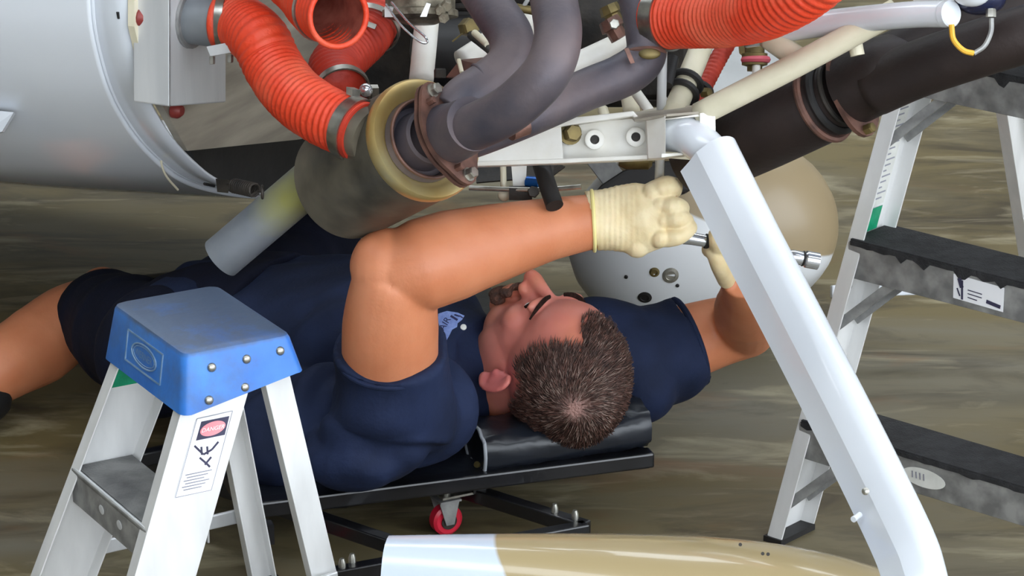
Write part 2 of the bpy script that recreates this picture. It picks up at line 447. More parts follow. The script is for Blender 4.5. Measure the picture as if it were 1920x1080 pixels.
def hose(name, pts, r, material, pitch=0.0092, depth=0.06, seg=36, cap=True, label=None, par=None):
    path = catmull(pts, 40)
    L = [0]
    for i in range(1, len(path)): L.append(L[-1] + (path[i] - path[i - 1]).length)
    n = int(L[-1] / pitch * 6); out = []; k = 0
    for i in range(n + 1):
        t = L[-1] * i / n
        while k < len(L) - 2 and L[k + 1] < t: k += 1
        f = (t - L[k]) / max(1e-9, L[k + 1] - L[k]); out.append(path[k].lerp(path[k + 1], f))
    rnd = random.Random(len(name) + n)
    wob = [rnd.uniform(-1, 1) for _ in range(n // 6 + 3)]
    m = MB(); fr = m.frames(out); R = []
    for i, p in enumerate(out):
        x, y = fr[i]; row = []
        for s in range(seg):
            ph = 2 * math.pi * s / seg
            c = math.cos(2 * math.pi * i / 6 - ph)          # helical ridge
            rr = r * (1 + depth * (abs(c) ** 0.7 * math.copysign(1, c) * 0.5 + 0.5) - depth + 0.006 * wob[i // 6])
            row.append(p + (x * math.cos(ph) + y * math.sin(ph)) * rr)
        R.append(row)
    m.rings(R, cap, cap)
    return AP(name, m, material, par, angle=180, label=label), out

def clamp(par, c, axis, r, w=0.012, screw=None):
    a = V(axis).normalized()
    b = AP('hose_clamp', MB().lathe(c - a * w / 2, a, [(r * 0.97, 0), (r * 1.03, 0), (r * 1.03, w), (r * 0.97, w), (r * 0.97, 0)], 40, False, False), M['clamp'], par)
    if screw is not None:
        s = V(screw).normalized()
        AP('clamp_screw', MB().box(c + s * (r + 0.006), (0.016, 0.010, 0.009), (s.cross(a).normalized(), a, s)), M['bolt'], b, smooth=False)
    return b

# orange duct from heater box to muffler shroud
h1, o1 = hose('scat_duct', [sp1 - FWD * 0.006, sp1 + FWD * 0.024, P(488, 76, 4.12), P(512, 124, 4.10), P(550, 176, 4.06), P(606, 216, 4.02), P(676, 247, 3.985)], px(57, 4.08), M['orange'], label='orange wire-wound duct curving down to the muffler')
clamp(h1, o1[5], o1[8] - o1[2], px(58.5, 4.08), 0.011, UPV)
clamp(h1, o1[-9], o1[-1] - o1[-12], px(58.5, 4.08), 0.016, UPV)
AP('duct_cuff', MB().tube([o1[-6], o1[-1] + (o1[-1] - o1[-6]) * 0.4], px(56, 4.08), 32, 1), M['red_hose'], h1)
# open-ended duct
c2 = P(634, 30, 3.98)
ax2 = (RT * 0.45 - UPV * 0.18 + TOC * 0.85).normalized()
pts2 = [c2 - ax2 * 0.22 - RT * 0.06 + UPV * 0.10, c2 - ax2 * 0.13 + UPV * 0.03, c2 - ax2 * 0.06 + UPV * 0.005, c2]
h2, o2 = hose('open_duct', pts2, px(60, 3.98), M['orange'], cap=False, label='open orange duct end hanging loose')
ri = px(55, 3.98)
AP('shaded_duct_inside', MB().tube([c2 + ax2 * 0.001, c2 - ax2 * 0.05, c2 - ax2 * 0.13 + UPV * 0.03, c2 - ax2 * 0.22 - RT * 0.06 + UPV * 0.10], [ri, ri * 0.98, ri * 0.94, ri * 0.92], 36, 6, cap0=False, cap1=True), M['orange_in'], h2)
AP('duct_lip', MB().torus(c2, ax2, px(58, 3.98), 0.0038, 40, 10), M['orange'], h2)
clamp(h2, c2 - ax2 * 0.045 + UPV * 0.003, ax2, px(61.5, 3.98), 0.006)
# darker duct behind
h3, o3 = hose('lower_duct', [P(712, 10, 4.34), P(690, 60, 4.30), P(650, 100, 4.26), P(626, 132, 4.22), P(640, 172, 4.17)], px(50, 4.25), M['red_hose'], label='dark red duct behind the open duct')
clamp(h3, P(697, 52, 4.30), P(712, 10, 4.34) - P(690, 60, 4.30), px(53, 4.3), 0.010, TOC)
clamp(h3, P(642, 172, 4.17), P(640, 172, 4.17) - P(626, 132, 4.22), px(52, 4.2), 0.012, RT)
AP('clamp_ball', MB().ell(P(686, 169, 4.1), 0.009, seg=14), M['chrome'], h3)

# ---- muffler
mc = P(798, 261, 3.97)                                  # centre of the open face
mz = (RT * 0.54 + UPV * 0.24 + TOC * 0.807).normalized()
mr_ = px(116, 3.97)
ML = 0.20
muf = AP('muffler', MB().lathe(mc, -mz, [(mr_ * 0.97, 0.008), (mr_ * 0.985, 0.012), (mr_, 0.03), (mr_ * 1.005, 0.1), (mr_, 0.185), (mr_ * 0.985, ML), (mr_ * 0.9, ML + 0.008)], 56, False, True), M['muffler'], angle=30)
AP('muffler_rim', MB().lathe(mc, mz, [(mr_ * 1.0, -0.016), (mr_ * 1.02, -0.010), (mr_ * 1.02, 0.000), (mr_ * 0.99, 0.004), (mr_ * 0.90, 0.003), (mr_ * 0.80, -0.002), (mr_ * 0.70, -0.010), (mr_ * 0.66, -0.010), (mr_ * 0.66, -0.03)], 56, False, False), M['gold_rim'], muf, angle=50)
AP('muffler_throat', MB().lathe(mc, mz, [(mr_ * 0.70, -0.0085), (mr_ * 0.66, 0.001), (mr_ * 0.62, 0.002), (mr_ * 0.58, -0.012), (mr_ * 0.50, -0.012), (mr_ * 0.46, 0.012), (mr_ * 0.40, 0.014), (mr_ * 0.34, -0.004), (0.002, -0.004)], 48, False, True), M['exhaust'], muf, angle=50)
AP('throat_ring', MB().torus(mc + mz * 0.003, mz, mr_ * 0.655, 0.0026, 48, 8), M['exhaust_rust'], muf)
# stub under the duct
AP('shroud_spigot', MB().tube([o1[-3], o1[-1] + (o1[-1] - o1[-6]).normalized() * 0.018], px(52, 3.99), 30, 1), M['muffler'], muf)
# collector leaving the throat
cz = (RT * 0.62 + UPV * 0.28 + TOC * 0.55).normalized()
cc = P(838, 252, 3.92)
fl = MB()
fx = (UPV * 0.90 - RT * 0.36); fx = (fx - cz * fx.dot(cz)).normalized(); fy = cz.cross(fx)
prof = []
for k in range(40):
    t = 2 * math.pi * k / 40
    r = 0.049 + 0.012 * max(0, math.cos(2 * t)) ** 2
    prof.append(cc + fx * (r * 1.12 * math.cos(t)) + fy * (r * 0.92 * math.sin(t)))
fl.prism(prof, cz * 0.005); fl.prism([p - cz * 0.008 for p in prof], cz * 0.004)
flo = AP('collector_flange', fl, M['exhaust_rust'])
for s in (1, -1):
    AP('flange_bolt', MB().hex(cc + fx * s * 0.056 + cz * 0.005, cz, 0.0075, 0.010, 0.009), M['bolt'], flo, smooth=False)
    AP('flange_nut', MB().hex(cc + fx * s * 0.044 + cz * 0.005 + fy * 0.014, cz, 0.005, 0.010), M['exhaust_rust'], flo, smooth=False)
col_m = MB().tube([cc, P(856, 246, 3.895), P(885, 232, 3.86)], [0.038, 0.036, 0.034], 32, 6)
AP('exhaust_collector', col_m, M['exhaust'], angle=60)
ra = px(45, 3.86)
AP('exhaust_pipe', MB().tube([P(858, 252, 3.89), P(890, 238, 3.86), P(940, 214, 3.83), P(985, 180, 3.81), (P(1028, 130, 3.80)), P(1046, 70, 3.82), P(1040, 10, 3.86), P(1028, -50, 3.92)], ra, 30, 10), M['exhaust'], angle=180, label='front blued exhaust pipe bending up')
AP('exhaust_pipe', MB().tube([P(846, 214, 3.94), P(872, 184, 3.95), P(915, 155, 3.97), P(955, 118, 3.98), P(958, 70, 4.0), P(930, 25, 4.03), P(900, -20, 4.08)], px(43, 3.98), 30, 10), M['exhaust'], angle=180)
AP('pipe_bead', MB().torus(P(906, 160, 3.968), P(915, 155, 3.97) - P(862, 182, 3.96), px(43, 3.97), 0.0018, 30, 8), M['exhaust'])
AP('exhaust_pipe', MB().tube([P(852, 268, 3.96), P(920, 244, 3.96), P(1010, 208, 4.0), P(1100, 168, 4.04), P(1170, 140, 4.06), P(1210, 104, 4.07), P(1206, 50, 4.08), P(1190, -20, 4.1)], [px(40, 4)] * 4 + [px(42, 4), px(40, 4), px(36, 4), px(36, 4)], 30, 10), M['exhaust'], angle=180)
AP('weld_collar', MB().torus(P(1208, 102, 4.07), P(1206, 50, 4.08) - P(1210, 120, 4.07), px(37, 4.07), 0.004, 30, 8), M['exhaust_rust'])
AP('pipe_patch', MB().ell(P(1218, 101, 4.03), (0.014, 0.004, 0.007), (RT, TOC, UPV)), M['brass'])
AP('pipe_tab', MB().prism([P(1170, 92, 4.03), P(1178, 90, 4.03), P(1190, 118, 4.03), P(1182, 120, 4.03)], TOC * 0.006), M['exhaust_rust'], smooth=False)
AP('pipe_cuff', MB().tube([P(955, 243, 3.93), P(985, 232, 3.94)], px(22, 3.93), 20, 1), M['exhaust_rust'])
# tail pipe
ta, tb = P(604, 322, 4.15), P(414, 484, 4.21)
tp = MB(); d = (tb - ta).normalized()
x = d.orthogonal().normalized(); rt_ = px(43, 4.05)
tp.lathe(ta, d, [(rt_, 0), (rt_, (tb - ta).length), (rt_ * 0.93, (tb - ta).length), (rt_ * 0.93, (tb - ta).length - 0.05), (rt_ * 0.9, (tb - ta).length - 0.06)], 36)
M['tail_tint'] = mat('tinted_tailpipe', rgb(112, 118, 126), rgb(134, 138, 144), 0.5, 0.3, scale=12, bump=0.04)
tpo = AP('tail_pipe', tp, M['tail_tint'], angle=40)
add_spot(M['tail_tint'], tuple(P(540, 378, 4.13) - ORG[tpo]), 0.040, rgb(150, 146, 66), soft=0.7, amount=0.85)
# coil spring between belly and tail pipe
sa, sb = P(425, 345, 4.12), P(492, 360, 4.05)
sd = (sb - sa); cx = sd.orthogonal().normalized(); cy = sd.normalized().cross(cx)
pts = [sa + sd * (0.2 + 0.6 * k / 120) + (cx * math.cos(2 * math.pi * k / 120 * 11) + cy * math.sin(2 * math.pi * k / 120 * 11)) * 0.0085 for k in range(121)]
AP('retaining_spring', MB().tube([sa, sa + sd * 0.12] + pts + [sa + sd * 0.88, sb], 0.0016, 6, 1), M['dark_metal'])
AP('spring_hook', MB().torus(sb, RT, 0.008, 0.0017, 20, 6), M['dark_metal'])
AP('spring_anchor', MB().prism([P(405, 335, 4.14), P(432, 338, 4.12), P(428, 362, 4.12), P(408, 360, 4.14)], TOC * 0.006), M['dark_metal'], smooth=False)

# ---- gear beam (white welded channel) with its end frame
def pz(poly, Z0, Z1, u0, u1):
    return [P(u, v, Z0 + (Z1 - Z0) * (u - u0) / (u1 - u0)) for u, v in poly]
BZ = lambda u: 4.14 + (4.07 - 4.14) * (u - 890) / 360.0
bq = lambda pl, dz=0.0: [P(u, v, BZ(u) + dz) for u, v in pl]
AP('gear_beam', MB().prism(bq([(880, 310), (880, 250), (1060, 232), (1180, 222), (1250, 222), (1250, 296), (1060, 304)]), -TOC * 0.006)
   .prism(bq([(880, 312), (1060, 306), (1250, 297), (1250, 289), (1060, 297), (880, 303)], -0.03), -TOC * 0.05)
   .prism(bq([(930, 262), (1060, 236), (1186, 218), (1196, 228), (1225, 226), (1225, 218), (1196, 218), (1188, 208), (1060, 222), (930, 248)], -0.03), -TOC * 0.05), M['white_mount'], smooth=False, bevel=0.0015)
AP('beam_gusset', MB().prism(bq([(880, 306), (880, 252), (1000, 244), (1052, 236), (1056, 300), (1000, 304)], -0.028), -TOC * 0.006), M['white_mount'], smooth=False)
for (u, v) in [(1115, 262), (1192, 257)]:
    c = P(u, v, BZ(u) - 0.006)
    AP('bushing', MB().lathe(c, TOC, [(0.0125, -0.004), (0.0125, 0.004), (0.0105, 0.005), (0.006, 0.0045), (0.006, -0.003), (0.001, -0.003)], 26), M['white_mount'])
    AP('bushing_bore', MB().lathe(c - TOC * 0.001, TOC, [(0.0058, -0.001), (0.0058, 0.0012)], 22), M['dark_metal'])
AP('beam_bolt', MB().hex(P(1068, 250, BZ(1068) - 0.006), TOC + RT * 0.3, 0.0115, 0.016, 0.015), M['brass'], smooth=False)
# end frame
fz = 3.99
AP('end_frame', MB().prism([P(1212, 222, fz + .03), P(1248, 216, fz), P(1248, 296, fz), P(1216, 298, fz + .03)], -TOC * 0.05)
   .prism([P(1212, 220, fz + .03), P(1248, 214, fz), P(1340, 208, fz - .01), P(1340, 216, fz - .01), P(1248, 224, fz), P(1212, 228, fz + .03)], -TOC * 0.07)
   .prism([P(1312, 212, fz - .01), P(1341, 208, fz - .01), P(1342, 252, fz - .01), P(1334, 260, fz - .01), P(1312, 232, fz - .01)], -TOC * 0.05)
   .prism([P(1240, 288, fz), P(1290, 286, fz), P(1290, 290, fz), P(1240, 296, fz)], -TOC * 0.06), M['white_mount'], smooth=False, bevel=0.001)
AP('frame_back_plate', MB().prism([P(1248, 216, fz + .08), P(1335, 212, fz + .08), P(1340, 262, fz + .08), P(1300, 300, fz + .08), P(1248, 296, fz + .08)], -TOC * 0.005), M['cream'], smooth=False)
AP('frame_top_plate', MB().prism([P(1190, 224, 4.02), P(1250, 214, 3.99), P(1335, 207, 3.98), P(1330, 196, 4.1), P(1240, 200, 4.12), P(1180, 212, 4.12)], -UPV * 0.003), M['steel'], smooth=False)

# ---- nose gear: strut tube, faired leg, wheel fairing
AP('nose_strut', MB().tube([P(1252, 250, 4.05), P(1282, 252, 4.01), P(1312, 268, 3.985), P(1336, 292, 3.975), P(1352, 320, 3.965)], px(36, 4.0), 30, 8), M['white'], angle=180)
prof = []
tail_, crease = -0.96, -0.18
prof += [(tail_, -0.05), (tail_, 0.05), (-0.55, 0.26), (crease, 0.50)]
for k in range(15):
    t = math.radians(88 - k * 176 / 14); prof.append((0.38 + 0.62 * math.cos(t) * 1.0 - 0.0, 0.58 * math.sin(t) * 1.02))
prof += [(crease, -0.50), (-0.55, -0.26)]
leg_path = [P(1326, 292, 3.95), P(1405, 450, 3.87), P(1483, 600, 3.76), P(1586, 800, 3.6), P(1684, 1000, 3.46), P(1712, 1075, 3.42), P(1722, 1130, 3.4), P(1724, 1190, 3.39)]
lg = MB(); path = catmull(leg_path, 6); n = len(path); R = []
for i, p in enumerate(path):
    t = (path[min(i + 1, n - 1)] - path[max(i - 1, 0)]).normalized()
    y = TOC - RT * 0.25; y = (y - t * y.dot(t)).normalized(); x = y.cross(t) * -1
    if x.dot(RT) < 0: x = -x
    s = 0.0400 - 0.0060 * i / (n - 1)
    R.append([p + x * (a * s) + y * (b * s * 0.95) for a, b in prof])
lg.rings(R)
leg = AP('nose_gear_leg', lg, M['white'], angle=18)
AP('leg_screw', MB().lathe(P(1623, 921, 3.475), TOC - RT * 0.2, [(0.0042, 0), (0.0042, 0.0015), (0.002, 0.003)], 14), M['bolt'], leg)
AP('leg_nipple', MB().tube([P(1612, 965, 3.49), P(1600, 974, 3.48)], 0.0036, 10, 1), M['white'], leg)

tan_, wht = rgb(168, 150, 112), rgb(200, 210, 224)
M['pant_front'] = two_tone('nose_fairing_paint', tan_, wht, (-0.86, 0.0, -0.5), 0.122)
pf = MB(); NS = 30
pax = V((0.99, -0.14, 0)).normalized(); pay = V((0.14, 0.99, 0)).normalized(); pc = V((0.115, 3.36, 0.150))
R = []
for i in range(NS + 1):
    t = i / NS; xx = -0.262 + 0.70 * t
    # blunt tail, full middle, pointed nose towards the leg
    wf = min(1.0, 0.55 + 0.9 * t) * (1 - max(0, (t - 0.45) / 0.55) ** 2.2) ** 0.5 if t < 1 else 0.0
    hf = (0.90 + 0.10 * math.sin(min(1, t / 0.5) * math.pi / 2)) * (1 - max(0, (t - 0.5) / 0.5) ** 2.3) ** 0.5 if t < 1 else 0.0
    wf = max(wf, 0.02); hf = max(hf, 0.02)
    R.append([pc + pax * xx + pay * (0.105 * wf * math.copysign(abs(math.cos(q)) ** 0.8, math.cos(q)))
              + V((0, 0, 0.138 * hf * math.copysign(abs(math.sin(q)) ** 0.85, math.sin(q)))) for q in [2 * math.pi * k / 40 for k in range(40)]])
pf.rings(R)
nf = AP('nose_wheel_fairing', pf, M['pant_front'], angle=60, label='tan nose wheel fairing with a white tail')
AP('nose_tire', MB().torus((0.14, 3.36, 0.14), pay, 0.095, 0.045, 40, 14), M['black'])
for (u, v) in [(1388, 1003), (1430, 1020), (1440, 1021)]:
    AP('fairing_screw', MB().lathe(P(u, v + 18, 3.47), TOC, [(0.002, 0), (0.002, 0.001)], 8), M['dark_metal'], nf)

# ---- main wheel fairing behind the mechanic
M['pant_back'] = two_tone('main_fairing_paint', rgb(216, 218, 220), rgb(152, 134, 104), (0.42, 0.0, 0.9), 0.050, rough=0.38, coat=0.1)
mf = MB(); R = []
mc2 = V((0.305, 4.82, 0.175)); a2 = V((0.93, 0.36, 0)).normalized(); b2 = V((-0.36, 0.93, 0)).normalized()
for i in range(31):
    t = -1 + 2 * i / 30.0; s = max(0.02, (1 - abs(t) ** 2.6)) ** 0.5
    R.append([mc2 + a2 * (0.225 * t) + b2 * (0.13 * s * math.cos(q)) + V((0, 0, 0.150 * s * math.sin(q) + (0.01 * s))) for q in [2 * math.pi * k / 40 for k in range(40)]])
mf.rings(R)
mfo = AP('main_wheel_fairing', mf, M['pant_back'], angle=60, label='white main wheel fairing with a tan top')
AP('main_tire', MB().torus((0.34, 4.83, 0.135), b2, 0.095, 0.04, 40, 14), M['black'])
def on_fairing(u, v):
    o = V((0, 0, CAM_H)); d = (P(u, v, 1) - o)
    best = None
    for k in range(400):
        p = o + d * (4.3 + k * 0.002); q = p - mc2 - V((0, 0, 0.0))
        t = q.dot(a2) / 0.225
        if abs(t) < 1:
            s = max(0.02, (1 - abs(t) ** 2.6)) ** 0.5
            if (q.dot(b2) / (0.13 * s)) ** 2 + ((q.z - 0.01 * s) / (0.150 * s)) ** 2 < 1: best = p; break
    return best
def fair_val(p):
    q = p - mc2; t = min(0.999, abs(q.dot(a2) / 0.225)); s = max(0.02, (1 - t ** 2.6)) ** 0.5
    return (q.dot(b2) / (0.13 * s)) ** 2 + ((q.z - 0.01 * s) / (0.150 * s)) ** 2
def fair_normal(p):
    e = 0.001
    return V([fair_val(p + d * e) - fair_val(p - d * e) for d in (V((1, 0, 0)), V((0, 1, 0)), V((0, 0, 1)))]).normalized()
for (u, v, r, mm) in [(1209, 557, 0.011, 'black'), (1227, 510, 0.008, 'brass'), (1257, 516, 0.013, 'bolt'), (1174, 519, 0.003, 'black'), (1270, 535, 0.003, 'black')]:
    c = on_fairing(u, v)
    if c is None: continue
    nn = fair_normal(c)
    AP('fairing_fastener' if mm != 'black' else 'access_hole', MB().lathe(c - nn * 0.004, nn, [(r, 0), (r, 0.0055), (r * 0.6, 0.0065), (r * 0.55, 0.0052), (0.0005, 0.0052)], 20), M[mm], mfo)
AP('gear_step', MB().prism([P(1560, 535, 5.0), P(1640, 528, 5.0), P(1740, 524, 5.0), P(1812, 536, 5.0), P(1780, 546, 5.0), P(1720, 553, 5.0), P(1640, 556, 5.0), P(1560, 560, 5.0)], -TOC * 0.03), M['white'], smooth=False, bevel=0.002)
for u, v in [(1733, 540), (1766, 535)]:
    AP('step_rivet', MB().lathe(P(u, v, 5.0), TOC, [(0.004, 0), (0.004, 0.002)], 12), M['rust_bolt'])

# ---- white engine-mount tubes and struts
def strut(name, pts, rpx, m, seg=20, **k):
    Z = pts[0][2]
    return AP(name, MB().tube([P(*p) for p in pts], px(rpx, Z), seg, 8), M[m], angle=180, **k)
strut('mount_tube', [(805, -10, 4.35), (790, 150, 4.28)], 23, 'white_mount')
strut('mount_tube', [(868, 118, 4.4), (920, 82, 4.42), (960, 40, 4.45)], 26, 'white_mount')
strut('mount_tube', [(1000, 30, 4.42), (975, 70, 4.42), (1010, 120, 4.4)], 24, 'white_mount')
strut('mount_tube', [(1060, 130, 4.25), (1172, 78, 4.3)], 22, 'white_mount')
strut('mount_tube', [(1258, 225, 4.1), (1314, 90, 4.2), (1355, -20, 4.25)], 22, 'cream')
strut('mount_tube', [(1310, 215, 4.0), (1500, 118, 3.93), (1680, 20, 3.88)], 23, 'cream', label='long cream engine-mount tube')
strut('mount_tube', [(1500, 112, 3.96), (1440, 70, 3.99)], 22, 'cream')
tt = strut('mount_tube', [(1400, 66, 4.02), (1560, 42, 3.93), (1700, 28, 3.84), (1778, 26, 3.79)], 24, 'white', seg=28, label='white mount tube with a capped end')
AP('tube_cap', MB().lathe(P(1780, 26, 3.786), (RT * 0.6 + TOC * 0.8), [(px(25, 3.88), -0.006), (px(25, 3.88), 0.003), (px(22, 3.88), 0.005)], 28), M['white'], tt)
strut('mount_tube', [(1190, 170, 4.35), (1240, 240, 4.3)], 10, 'white_mount')
strut('mount_tube', [(1175, 150, 4.4), (1185, 215, 4.38)], 16, 'cream')
strut('mount_tube', [(1130, 205, 4.3), (1138, 230, 4.28)], 10, 'cream')
# second thin red duct with black straps round the cream tube
h5, o5 = hose('drain_duct', [P(1395, 30, 4.3), P(1350, 105, 4.27), P(1318, 165, 4.24), P(1292, 205, 4.22)], px(17, 4.25), M['red_hose'], pitch=0.007, seg=20)
for (a, b) in [((1300, 122), (1252, 172)), ]:
    pass
AP('tube_strap', MB().torus(P(1287, 155, 4.152), P(1330, 75, 4.2) - P(1262, 225, 4.1), px(28, 4.15), 0.0045, 26, 8), M['black'])
AP('tube_strap', MB().torus(P(1279, 174, 4.138), P(1330, 75, 4.2) - P(1262, 225, 4.1), px(28, 4.15), 0.0045, 26, 8), M['black'])
AP('strap_buckle', MB().tube([P(1262, 108, 4.13), P(1250, 160, 4.11)], 0.008, 10, 2), M['black'])
AP('hose_band', MB().torus(P(1316, 168, 4.235), P(1350, 105, 4.27) - P(1292, 205, 4.22), px(19, 4.24), 0.004, 20, 8), M['black'])
AP('hose_band_screw', MB().hex(P(1318, 174, 4.2), RT + TOC, 0.007, 0.012), M['brass'])
# pale panel, drain valve
AP('lower_cowl_liner', MB().prism([P(1238, 60, 4.62), P(1238, 225, 4.55), P(1350, 220, 4.55), P(1470, 150, 4.6), P(1470, 60, 4.66)], -TOC * 0.01), mat('pale_liner_paint', rgb(170, 172, 172), rgb(196, 198, 198), 0.4, scale=6), smooth=False)
AP('drain_valve', MB().lathe(P(1415, 82, 4.2), -UPV, [(0.013, 0), (0.013, 0.012), (0.017, 0.013), (0.017, 0.028), (0.010, 0.030), (0.010, 0.036)], 16), M['brass'])
AP('drain_seal', MB().torus(P(1417, 112, 4.2), UPV, 0.015, 0.005, 18, 8), M['pink'])
AP('drain_tip', MB().tube([P(1418, 118, 4.19), P(1418, 140, 4.19)], 0.0055, 12, 1), M['white_mount'])
AP('drain_bracket', MB().prism([P(1384, 82, 4.25), P(1402, 84, 4.25), P(1400, 112, 4.25), P(1386, 100, 4.25)], TOC * 0.004), M['brass'], smooth=False)

# ---- right orange duct
h4, o4 = hose('scat_duct', [P(1232, 36, 4.08), P(1290, 34, 4.04), P(1370, 30, 3.97), P(1450, 10, 3.88), P(1530, -38, 3.82), P(1590, -110, 3.80)], px(58, 4.02), M['orange'], label='orange wire-wound duct running off above the gear beam')
clamp(h4, o4[9], o4[12] - o4[6], px(60, 4.05), 0.020)

# ---- far exhaust: black muffler, collector, pipes
fa, fb = P(1330, 285, 4.18), P(1545, 188, 4.05)
fz_ = (fb - fa).normalized()
rf = px(78, 4.12)
fm = AP('muffler', MB().lathe(fa, fz_, [(rf * 0.9, -0.03), (rf, -0.01), (rf * 1.02, 0.1), (rf, (fb - fa).length - 0.02), (rf * 0.95, (fb - fa).length), (rf * 0.8, (fb - fa).length + 0.012), (rf * 0.8, (fb - fa).length + 0.03)], 44), M['exhaust_dark'], angle=35, label='black far muffler')
AP('muffler_rim', MB().torus(fb, fz_, rf * 0.97, 0.005, 44, 8), M['exhaust_rust'], fm)
AP('muffler_ring', MB().torus(fb + fz_ * 0.014, fz_, rf * 0.84, 0.006, 44, 8), M['black'], fm)
AP('muffler_ring', MB().torus(fb + fz_ * 0.03, fz_, rf * 0.80, 0.004, 44, 8), M['dark_metal'], fm)
fc = fb + fz_ * 0.045
pr = []
ex = (UPV - fz_ * UPV.dot(fz_)).normalized(); ey = fz_.cross(ex)
for k in range(36):
    t = 2 * math.pi * k / 36; r = 0.052 + 0.014 * abs(math.cos(t)) ** 4
    pr.append(fc + ex * r * math.cos(t) + ey * r * 0.9 * math.sin(t))
ff = AP('collector_flange', MB().prism(pr, fz_ * 0.006), M['exhaust_rust'])
for s in (1, -1):
    AP('flange_bolt', MB().hex(fc + ex * s * 0.058 + fz_ * 0.006, fz_, 0.007, 0.012), M['brass'], ff, smooth=False)
AP('exhaust_collector', MB().tube([fc, fc + fz_ * 0.06, P(1660, 142, 4.0)], [0.048, 0.046, 0.044], 30, 6), M['exhaust_dark'], angle=60)
AP('exhaust_pipe', MB().tube([P(1640, 165, 3.98), P(1720, 130, 3.94), P(1820, 96, 3.90), P(1930, 62, 3.87), P(2040, 30, 3.86)], px(54, 3.93), 30, 6), M['exhaust_dark'], angle=180, label='dark far exhaust pipe running off to the right')
AP('exhaust_pipe', MB().tube([P(1580, 165, 4.06), P(1660, 118, 4.04), P(1760, 74, 4.03), P(1860, 38, 4.02), P(1990, -2, 4.02)], px(52, 4.04), 30, 6), M['exhaust_dark'], angle=180)
AP('pipe_nipple', MB().tube([P(1604, 84, 3.93), P(1608, 104, 3.93)], 0.009, 12, 1), M['cream'])

# ---- spinner edge with a cable loop, upper right
AP('spinner_edge', MB().ell(P(1838, -2, 3.80), (px(48, 3.9), 0.03, px(30, 3.9)), (RT, TOC, UPV)), M['navy_gloss'])
AP('spinner_band', MB().ell(P(1822, -14, 3.775), (px(36, 3.9), 0.02, px(26, 3.9)), (RT, TOC, UPV)), M['white'])
AP('spinner_stripe', MB().prism([P(1793, 4, 3.83), P(1812, 2, 3.82), P(1797, 16, 3.82)], TOC * 0.003), M['red_paint'], smooth=False)
AP('cable_loop', MB().tube([P(1784, 46, 3.78), P(1788, 74, 3.78), P(1806, 94, 3.78), P(1826, 100, 3.78)], 0.0034, 8, 8), M['yellow'])
AP('cable_loop', MB().tube([P(1826, 100, 3.78), P(1846, 86, 3.78), P(1858, 60, 3.78), P(1859, 34, 3.78)], 0.003, 8, 8), M['alu_dark'])
AP('cable_end', MB().hex(P(1858, 32, 3.78), UPV, 0.006, 0.010), M['bolt'])

# ---- engine: oil sump, finned cylinders, fuel strainer and fittings
eng = MB().box(P(1010, 0, 4.86), (0.60, 0.30, 0.26)).box(P(1000, 90, 4.84), (0.36, 0.2, 0.10)).box(P(1160, 30, 4.7), (0.2, 0.3, 0.18))
AP('engine_case', eng, M['dark_metal'], smooth=False, bevel=0.012)
for k, u in enumerate((860, 1110)):
    c = P(u, 10, 4.62); m = MB()
    for j in range(12):
        m.lathe(c + UPV * (0.012 * j - 0.06), UPV, [(0.055, 0), (0.058, 0.003), (0.055, 0.006)], 24)
    m.lathe(c - UPV * 0.07, UPV, [(0.046, 0), (0.046, 0.15)], 24)
    AP('cylinder_barrel', m, M['dark_metal'], angle=30)
AP('oil_sump', MB().ell(P(860, 95, 4.55), (0.07, 0.08, 0.045), e=0.7), M['black'])
AP('sump_pan', MB().ell(P(1130, 60, 4.5), (0.07, 0.07, 0.07), e=0.6), M['dark_metal'])
AP('fuel_strainer', MB().lathe(P(788, -40, 4.2), -UPV, [(0.046, 0), (0.046, 0.040), (0.050, 0.042), (0.050, 0.050), (0.036, 0.054), (0.020, 0.06)], 26), M['grime_alu'])
AP('strainer_clip', MB().prism([P(800, 6, 4.12), P(808, 8, 4.12), P(800, 32, 4.12), P(788, 32, 4.12)], TOC * 0.006), M['alu'], smooth=False)
for (u, v) in [(826, 16), (838, 8), (832, 30)]:
    AP('strainer_bolt', MB().hex(P(u, v, 4.16), TOC - UPV * 0.4, 0.0075, 0.012), M['grime_alu'], smooth=False)
AP('safety_wire', MB().tube([P(724, 8, 4.16), P(750, 45, 4.14), P(784, 76, 4.13), P(800, 80, 4.13), P(796, 68, 4.13), P(768, 44, 4.14), P(734, 4, 4.16)], 0.0016, 8, 8), M['chrome'])
AP('wire_anchor', MB().box(P(730, 22, 4.17), (0.012, 0.01, 0.012)), M['alu'], smooth=False)
AP('brass_elbow', MB().hex(P(874, 52, 4.36), TOC + RT * 0.5, 0.013, 0.02), M['brass'], smooth=False)
AP('cotter_pin', MB().tube([P(868, 62, 4.34), P(848, 78, 4.34)], 0.0012, 6, 1), M['brass'])
AP('fuel_line', MB().tube([P(884, 66, 4.34), P(905, 82, 4.3), P(922, 98, 4.26), P(922, 118, 4.24)], px(9, 4.3), 10, 6), M['black'])
AP('hose_sleeve', MB().tube([P(890, 62, 4.32), P(915, 84, 4.27)], px(7, 4.3), 10, 1), M['cream'])
AP('mount_bracket', MB().prism([P(836, 145, 4.16), P(862, 112, 4.16), P(920, 106, 4.16), P(926, 128, 4.12), P(870, 146, 4.12)], -TOC * 0.02), M['exhaust_rust'], smooth=False)
AP('bracket_edge', MB().tube([P(860, 112, 4.13), P(866, 136, 4.12)], 0.003, 8, 1), M['cream'])
AP('hose_pinch', MB().hex(P(825, 146, 4.1), UPV, 0.008, 0.012), M['dark_metal'], smooth=False)
AP('spark_fitting', MB().lathe(P(1140, 10, 4.28), RT * 0.4 - UPV * 0.9, [(0.013, 0), (0.015, 0.012), (0.011, 0.014), (0.011, 0.028)], 8), M['brass'], angle=20)
